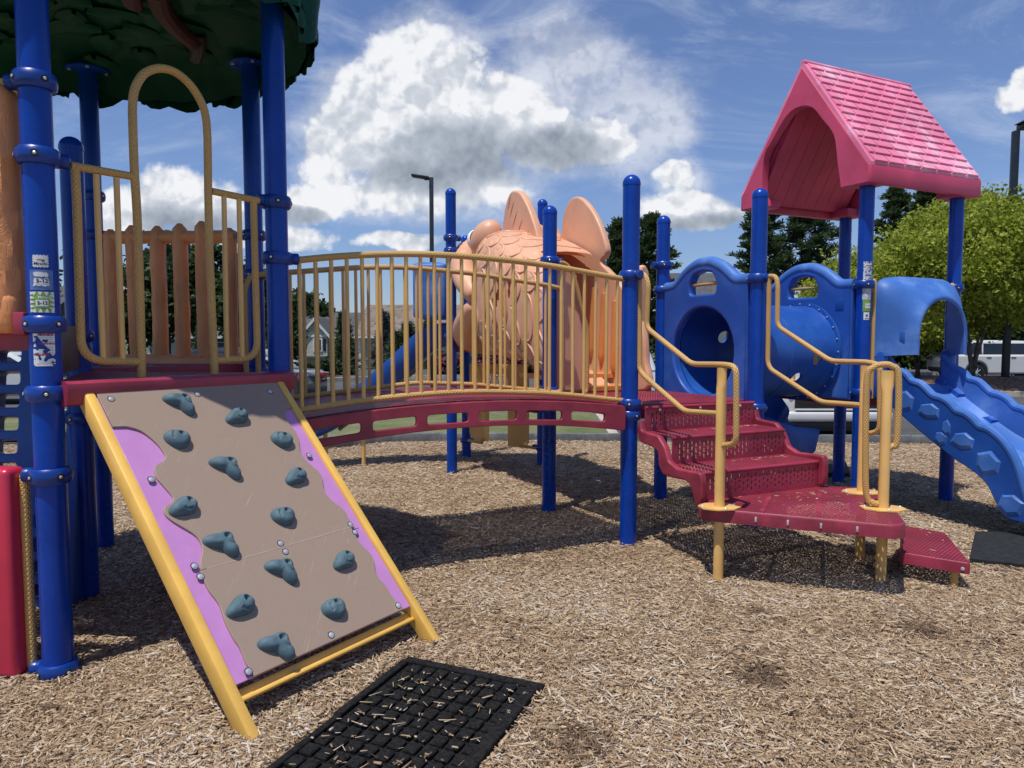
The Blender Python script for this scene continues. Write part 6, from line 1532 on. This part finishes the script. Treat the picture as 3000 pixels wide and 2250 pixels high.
for lab, px, y, top, w_, kw in (
        ('dark pine between the two posts at the right end of the bridge', 1818, 46, 655, 150, dict(low=.22)),
        ('dark pine right behind the dome topped post by the stairs', 1905, 44, 640, 165, dict(low=.2)),
        ('dark pine left of the pink roof, behind the tunnel panel', 2225, 46, 590, 190, dict(low=.2)),
        ('dark pine behind the open front of the pink roof', 2350, 48, 560, 230, dict(low=.2, count=2000)),
        ('dark pine rising just right of the stickered roof post', 2610, 50, 560, 150, dict(low=.3)),
        ('dark pine seen under the right eave of the pink roof', 2700, 48, 556, 140, dict(low=.3))):
    b_, h_, ww_ = place(px, y, top, w_); pine_tree(lab, b_, h_, ww_, **{**dict(count=1700, nlen=.40), **kw})
b_, h_, ww_ = place(2850, 23.2, 545, 640); b_ = (b_[0], 23.2, .12); crown_tree('leafy_tree', 'large sunlit yellow green tree on the bark island at the right', b_, h_ - .3, ww_, 'bright', .085, 52000, 330, .27, forks=4, bark='bark', rcs=(.045, .085))
b_, h_, ww_ = place(2500, 30, 715, 360); crown_tree('leafy_tree', 'smaller sunlit yellow green tree behind the stickered roof post', b_, h_, ww_, 'bright', .11, 18000, 150, .1, forks=3, bark='bark', rcs=(.06, .11))
b_, h_, ww_ = place(2690, 31, 630, 330); crown_tree('leafy_tree', 'sunlit yellow green tree between the two right roof posts', b_, h_, ww_, 'bright', .11, 16000, 140, .1, forks=3, bark='bark', rcs=(.06, .11))
for lab, px, y, top, w_, mt in (
        ('narrow dark green conifer between the gabled and brown roofed houses', 1008, 42, 915, 95, 'pine'),
        ('blue grey spruce left of the straight slide, in front of the brown roof', 1127, 42, 918, 105, 'blue'),
        ('second blue grey spruce from the left in front of the brown roof', 1195, 44, 945, 110, 'blue'),
        ('dark conifer behind the straight slide chute', 1165, 39, 975, 120, 'pine'),
        ('blue grey spruce behind the pale hood of the straight slide', 1258, 43, 940, 110, 'blue'),
        ('small dark conifer in front of the grey roofed house', 588, 60, 955, 55, 'pine')):
    b_, h_, ww_ = place(px, y, top, w_); pine_tree(lab, b_, h_, ww_, 560, .02, 'conifer', mt, True, .26)
for lab, px, y, top, w_ in (('clipped round dark shrub nearest the bridge post', 862, 31.5, 1066, 60), ('clipped round dark shrub, second from the bridge post', 905, 32, 1068, 56), ('clipped round dark shrub below the cream gabled house', 952, 32.5, 1056, 70), ('clipped round dark shrub at the foot of the narrow conifer', 1010, 34, 1064, 60)):
    b_, h_, ww_ = place(px, y, top, w_); crown_tree('round_shrub', lab, b_, h_, ww_, 'shrub', .10, 2200, 50, .02, cat='shrub', group='shrubs in the planting bed')
for lab, px, y, top, w_ in (('dark bush with pink blossom just right of the straight slide', 1310, 34, 1035, 90), ('dark bush with pink blossom behind the fish lower lip', 1385, 34.5, 1030, 100), ('dark bush with pink blossom under the fish belly', 1480, 35, 1035, 110), ('dark bush with pink blossom behind the front post of the fish', 1570, 35, 1035, 100)):
    b_, h_, ww_ = place(px, y, top, w_); t = crown_tree('flowering_bush', lab, b_, h_, ww_, 'shrub', .14, 2200, 40, .02, cat='bush', group='pink flowering bushes')
    n = 420; P = unit(n) * (RNG.uniform(.75, 1.05, n) ** .5)[:, None] * np.array([ww_ / 2, ww_ / 2, h_ / 2 * .9]); P[:, 2] += h_ * .55; cl_ = RNG.random(n) < .9
    quads_mesh('blossom', quads_at(P, .11) + np.array(b_), RNG.random(n), LM['pinkf'], t)

# ------------------------------------------------------------------ sun, sky and clouds
SUN_EL = 71.5; SUN_AZ = math.atan2(-.58, -.81)               # towards the sun: high, behind the camera and to its left
sd = bpy.data.lights.new('sun', 'SUN'); sd.energy = 4.3; sd.angle = R(.53); sd.color = (1, .955, .88)
so_ = bpy.data.objects.new('sun', sd); COL.objects.link(so_)
sv = Vector((math.sin(SUN_AZ) * math.cos(R(SUN_EL)), math.cos(SUN_AZ) * math.cos(R(SUN_EL)), math.sin(R(SUN_EL))))
so_.rotation_euler = sv.to_track_quat('Z', 'Y').to_euler(); so_.location = (-4, -3, 20)
wd = bpy.data.worlds.new('World'); scene.world = wd; wd.use_nodes = True; nt = NT(wd.node_tree); nt.n.clear()
sky = nt.node('ShaderNodeTexSky', sky_type='NISHITA'); sky.sun_disc = False; sky.sun_elevation = R(SUN_EL); sky.sun_rotation = SUN_AZ; sky.air_density = 1.0; sky.dust_density = .2; sky.ozone_density = 3.0
d = nt.node('ShaderNodeTexCoord').outputs['Generated']; sx = nt.node('ShaderNodeSeparateXYZ'); nt.l.new(d, sx.inputs[0])
yy = nt.math('MAXIMUM', sx.outputs[1], .12); U_ = nt.math('DIVIDE', sx.outputs[0], yy); W_ = nt.math('DIVIDE', sx.outputs[2], yy)
cb = nt.node('ShaderNodeCombineXYZ'); nt.put(cb.inputs[0], U_); nt.put(cb.inputs[1], W_); uv = cb.outputs[0]
def cl_uv(px, py): r = ray(px, py); return r[0] / r[1], r[2] / r[1]
BLOBS = [(1270, 215, 185, 175), (1265, 400, 320, 195), (1060, 330, 140, 130), (1000, 420, 150, 130), (1250, 545, 290, 95), (1480, 330, 150, 130), (1590, 400, 150, 110), (1760, 400, 120, 80),
         (885, 585, 105, 65), (880, 690, 105, 45), (560, 590, 190, 95), (380, 640, 170, 90), (2020, 615, 175, 58), (1975, 520, 75, 45), (1170, 700, 120, 30), (2965, 300, 60, 50), (3010, 260, 70, 60), (2130, 640, 110, 38), (700, 700, 60, 30)]
warp = nt.noise(nt.vmath('ADD', uv, (3.3, 1.7, .0)), 5.5, 5, .6, out=1); uvw = nt.vmath('MULTIPLY_ADD', nt.vmath('SUBTRACT', warp, (.5, .5, .5)), (.10, .08, 0), uv)
def field(vec, bl, k=.4):
    acc = None
    for px, py, rx, ry in bl:
        cx, cy = cl_uv(px, py); ix, iy = F / rx, F / ry
        q = nt.vmath('MULTIPLY_ADD', vec, (ix, iy, 0), (-cx * ix, -cy * iy, 0)); f = nt.math('SUBTRACT', 1, nt.vmath('DOT_PRODUCT', q, q, out=1))
        f = nt.math('MAXIMUM', f, -3); acc = f if acc is None else nt.math('SMOOTH_MAX', acc, f, k)
    return acc
def puff(off):                                # billows: round cells at falling sizes
    w = nt.vmath('ADD', nt.vmath('MULTIPLY_ADD', nt.vmath('SUBTRACT', nt.noise(uv, 24, 4, .6, out=1), (.5, .5, .5)), (.035, .035, 0), uv), off)
    a = nt.math('SUBTRACT', 1, nt.voro(w, 13, 'SMOOTH_F1')); b = nt.math('SUBTRACT', 1, nt.voro(w, 31, 'SMOOTH_F1')); c = nt.math('SUBTRACT', 1, nt.voro(w, 75, 'F1'))
    return nt.math('ADD', nt.math('MULTIPLY', a, .55), nt.math('MULTIPLY_ADD', b, .3, nt.math('MULTIPLY', c, .16)))
nA = nt.noise(uv, 9, 12, .63, .2); p0 = puff((0, 0, 0)); p1 = puff((-.006, .016, 0))
f0 = field(uvw, BLOBS)
dens = nt.math('ADD', f0, nt.math('MULTIPLY_ADD', nA, 2.2, nt.math('MULTIPLY_ADD', p0, 1.0, -1.42)))
alpha = nt.sstep(.08, .72, dens)
f1_ = field(uvw, BLOBS[:8] + [(1640, 300, 230, 180), (1800, 360, 210, 140), (1690, 180, 130, 110), (1930, 350, 100, 90), (2010, 540, 90, 60)])
soft = nt.math('MULTIPLY', nt.sstep(-.9, 1.1, nt.math('ADD', f1_, nt.math('MULTIPLY_ADD', nt.noise(nt.mapping(uv, scale=(1, 1.6, 1)), 7, 11, .68), 3.6, -1.65))), .6)
alpha = nt.math('MAXIMUM', alpha, soft)
dk_ = field(uvw, [(1340, 450, 230, 105), (1250, 510, 170, 60), (2050, 655, 160, 32), (560, 650, 190, 45), (880, 615, 95, 28), (1620, 430, 170, 60)], .6)
rel = nt.math('SUBTRACT', p0, p1)
lum = nt.math('ADD', nt.math('SUBTRACT', .96, nt.math('MULTIPLY', nt.sstep(-.7, 1.1, dk_), .56)), nt.math('MULTIPLY_ADD', rel, 1.0, nt.math('MULTIPLY_ADD', nA, .9, -.47)))
ccol = nt.ramp(nt.math('ADD', lum, 0, clamp=True), [(0, (.20, .235, .30)), (.3, (.29, .33, .40)), (.6, (.44, .49, .57)), (.85, (.63, .67, .74)), (1, (.90, .91, .94))])
cir = nt.noise(nt.mapping(uv, scale=(1.0, 3.0, 1), rot=(0, 0, R(14))), 3.0, 10, .68, 1.1)
ca = nt.math('MULTIPLY', nt.sstep(.45, .80, cir), nt.math('MULTIPLY', nt.math('MULTIPLY', nt.sstep(.0, .3, W_), nt.sstep(1.6, .7, W_)), .5))
bg = nt.node('ShaderNodeBackground'); tint = nt.node('ShaderNodeMix', data_type='RGBA', blend_type='MULTIPLY'); tint.inputs[0].default_value = 1; nt.l.new(sky.outputs[0], tint.inputs[6]); tf_ = nt.ramp(nt.math('MULTIPLY', W_, 2.2), [(0, (.56, .62, .80)), (.5, (.78, .81, .98)), (1, (.86, .87, 1.04))]); nt.put(tint.inputs[7], tf_); nt.put(bg.inputs[0], tint.outputs[2]); bg.inputs[1].default_value = .118
bc = nt.node('ShaderNodeBackground'); nt.put(bc.inputs[0], ccol); bc.inputs[1].default_value = 1.0
bw = nt.node('ShaderNodeBackground'); bw.inputs[0].default_value = (.62, .70, .85, 1); bw.inputs[1].default_value = 1.0
m1 = nt.node('ShaderNodeMixShader'); nt.put(m1.inputs[0], ca); nt.l.new(bg.outputs[0], m1.inputs[1]); nt.l.new(bw.outputs[0], m1.inputs[2])
m2 = nt.node('ShaderNodeMixShader'); nt.put(m2.inputs[0], alpha); nt.l.new(m1.outputs[0], m2.inputs[1]); nt.l.new(bc.outputs[0], m2.inputs[2])
ow = nt.node('ShaderNodeOutputWorld'); nt.l.new(m2.outputs[0], ow.inputs[0])
wd.cycles.sampling_method = 'MANUAL'; wd.cycles.sample_map_resolution = 512
vs_ = scene.view_settings; vs_.view_transform = 'Standard'; vs_.look = 'None'; vs_.exposure = 0; vs_.gamma = 1
scene.cycles.max_bounces = 6; scene.cycles.transparent_max_bounces = 12; scene.cycles.use_denoising = True
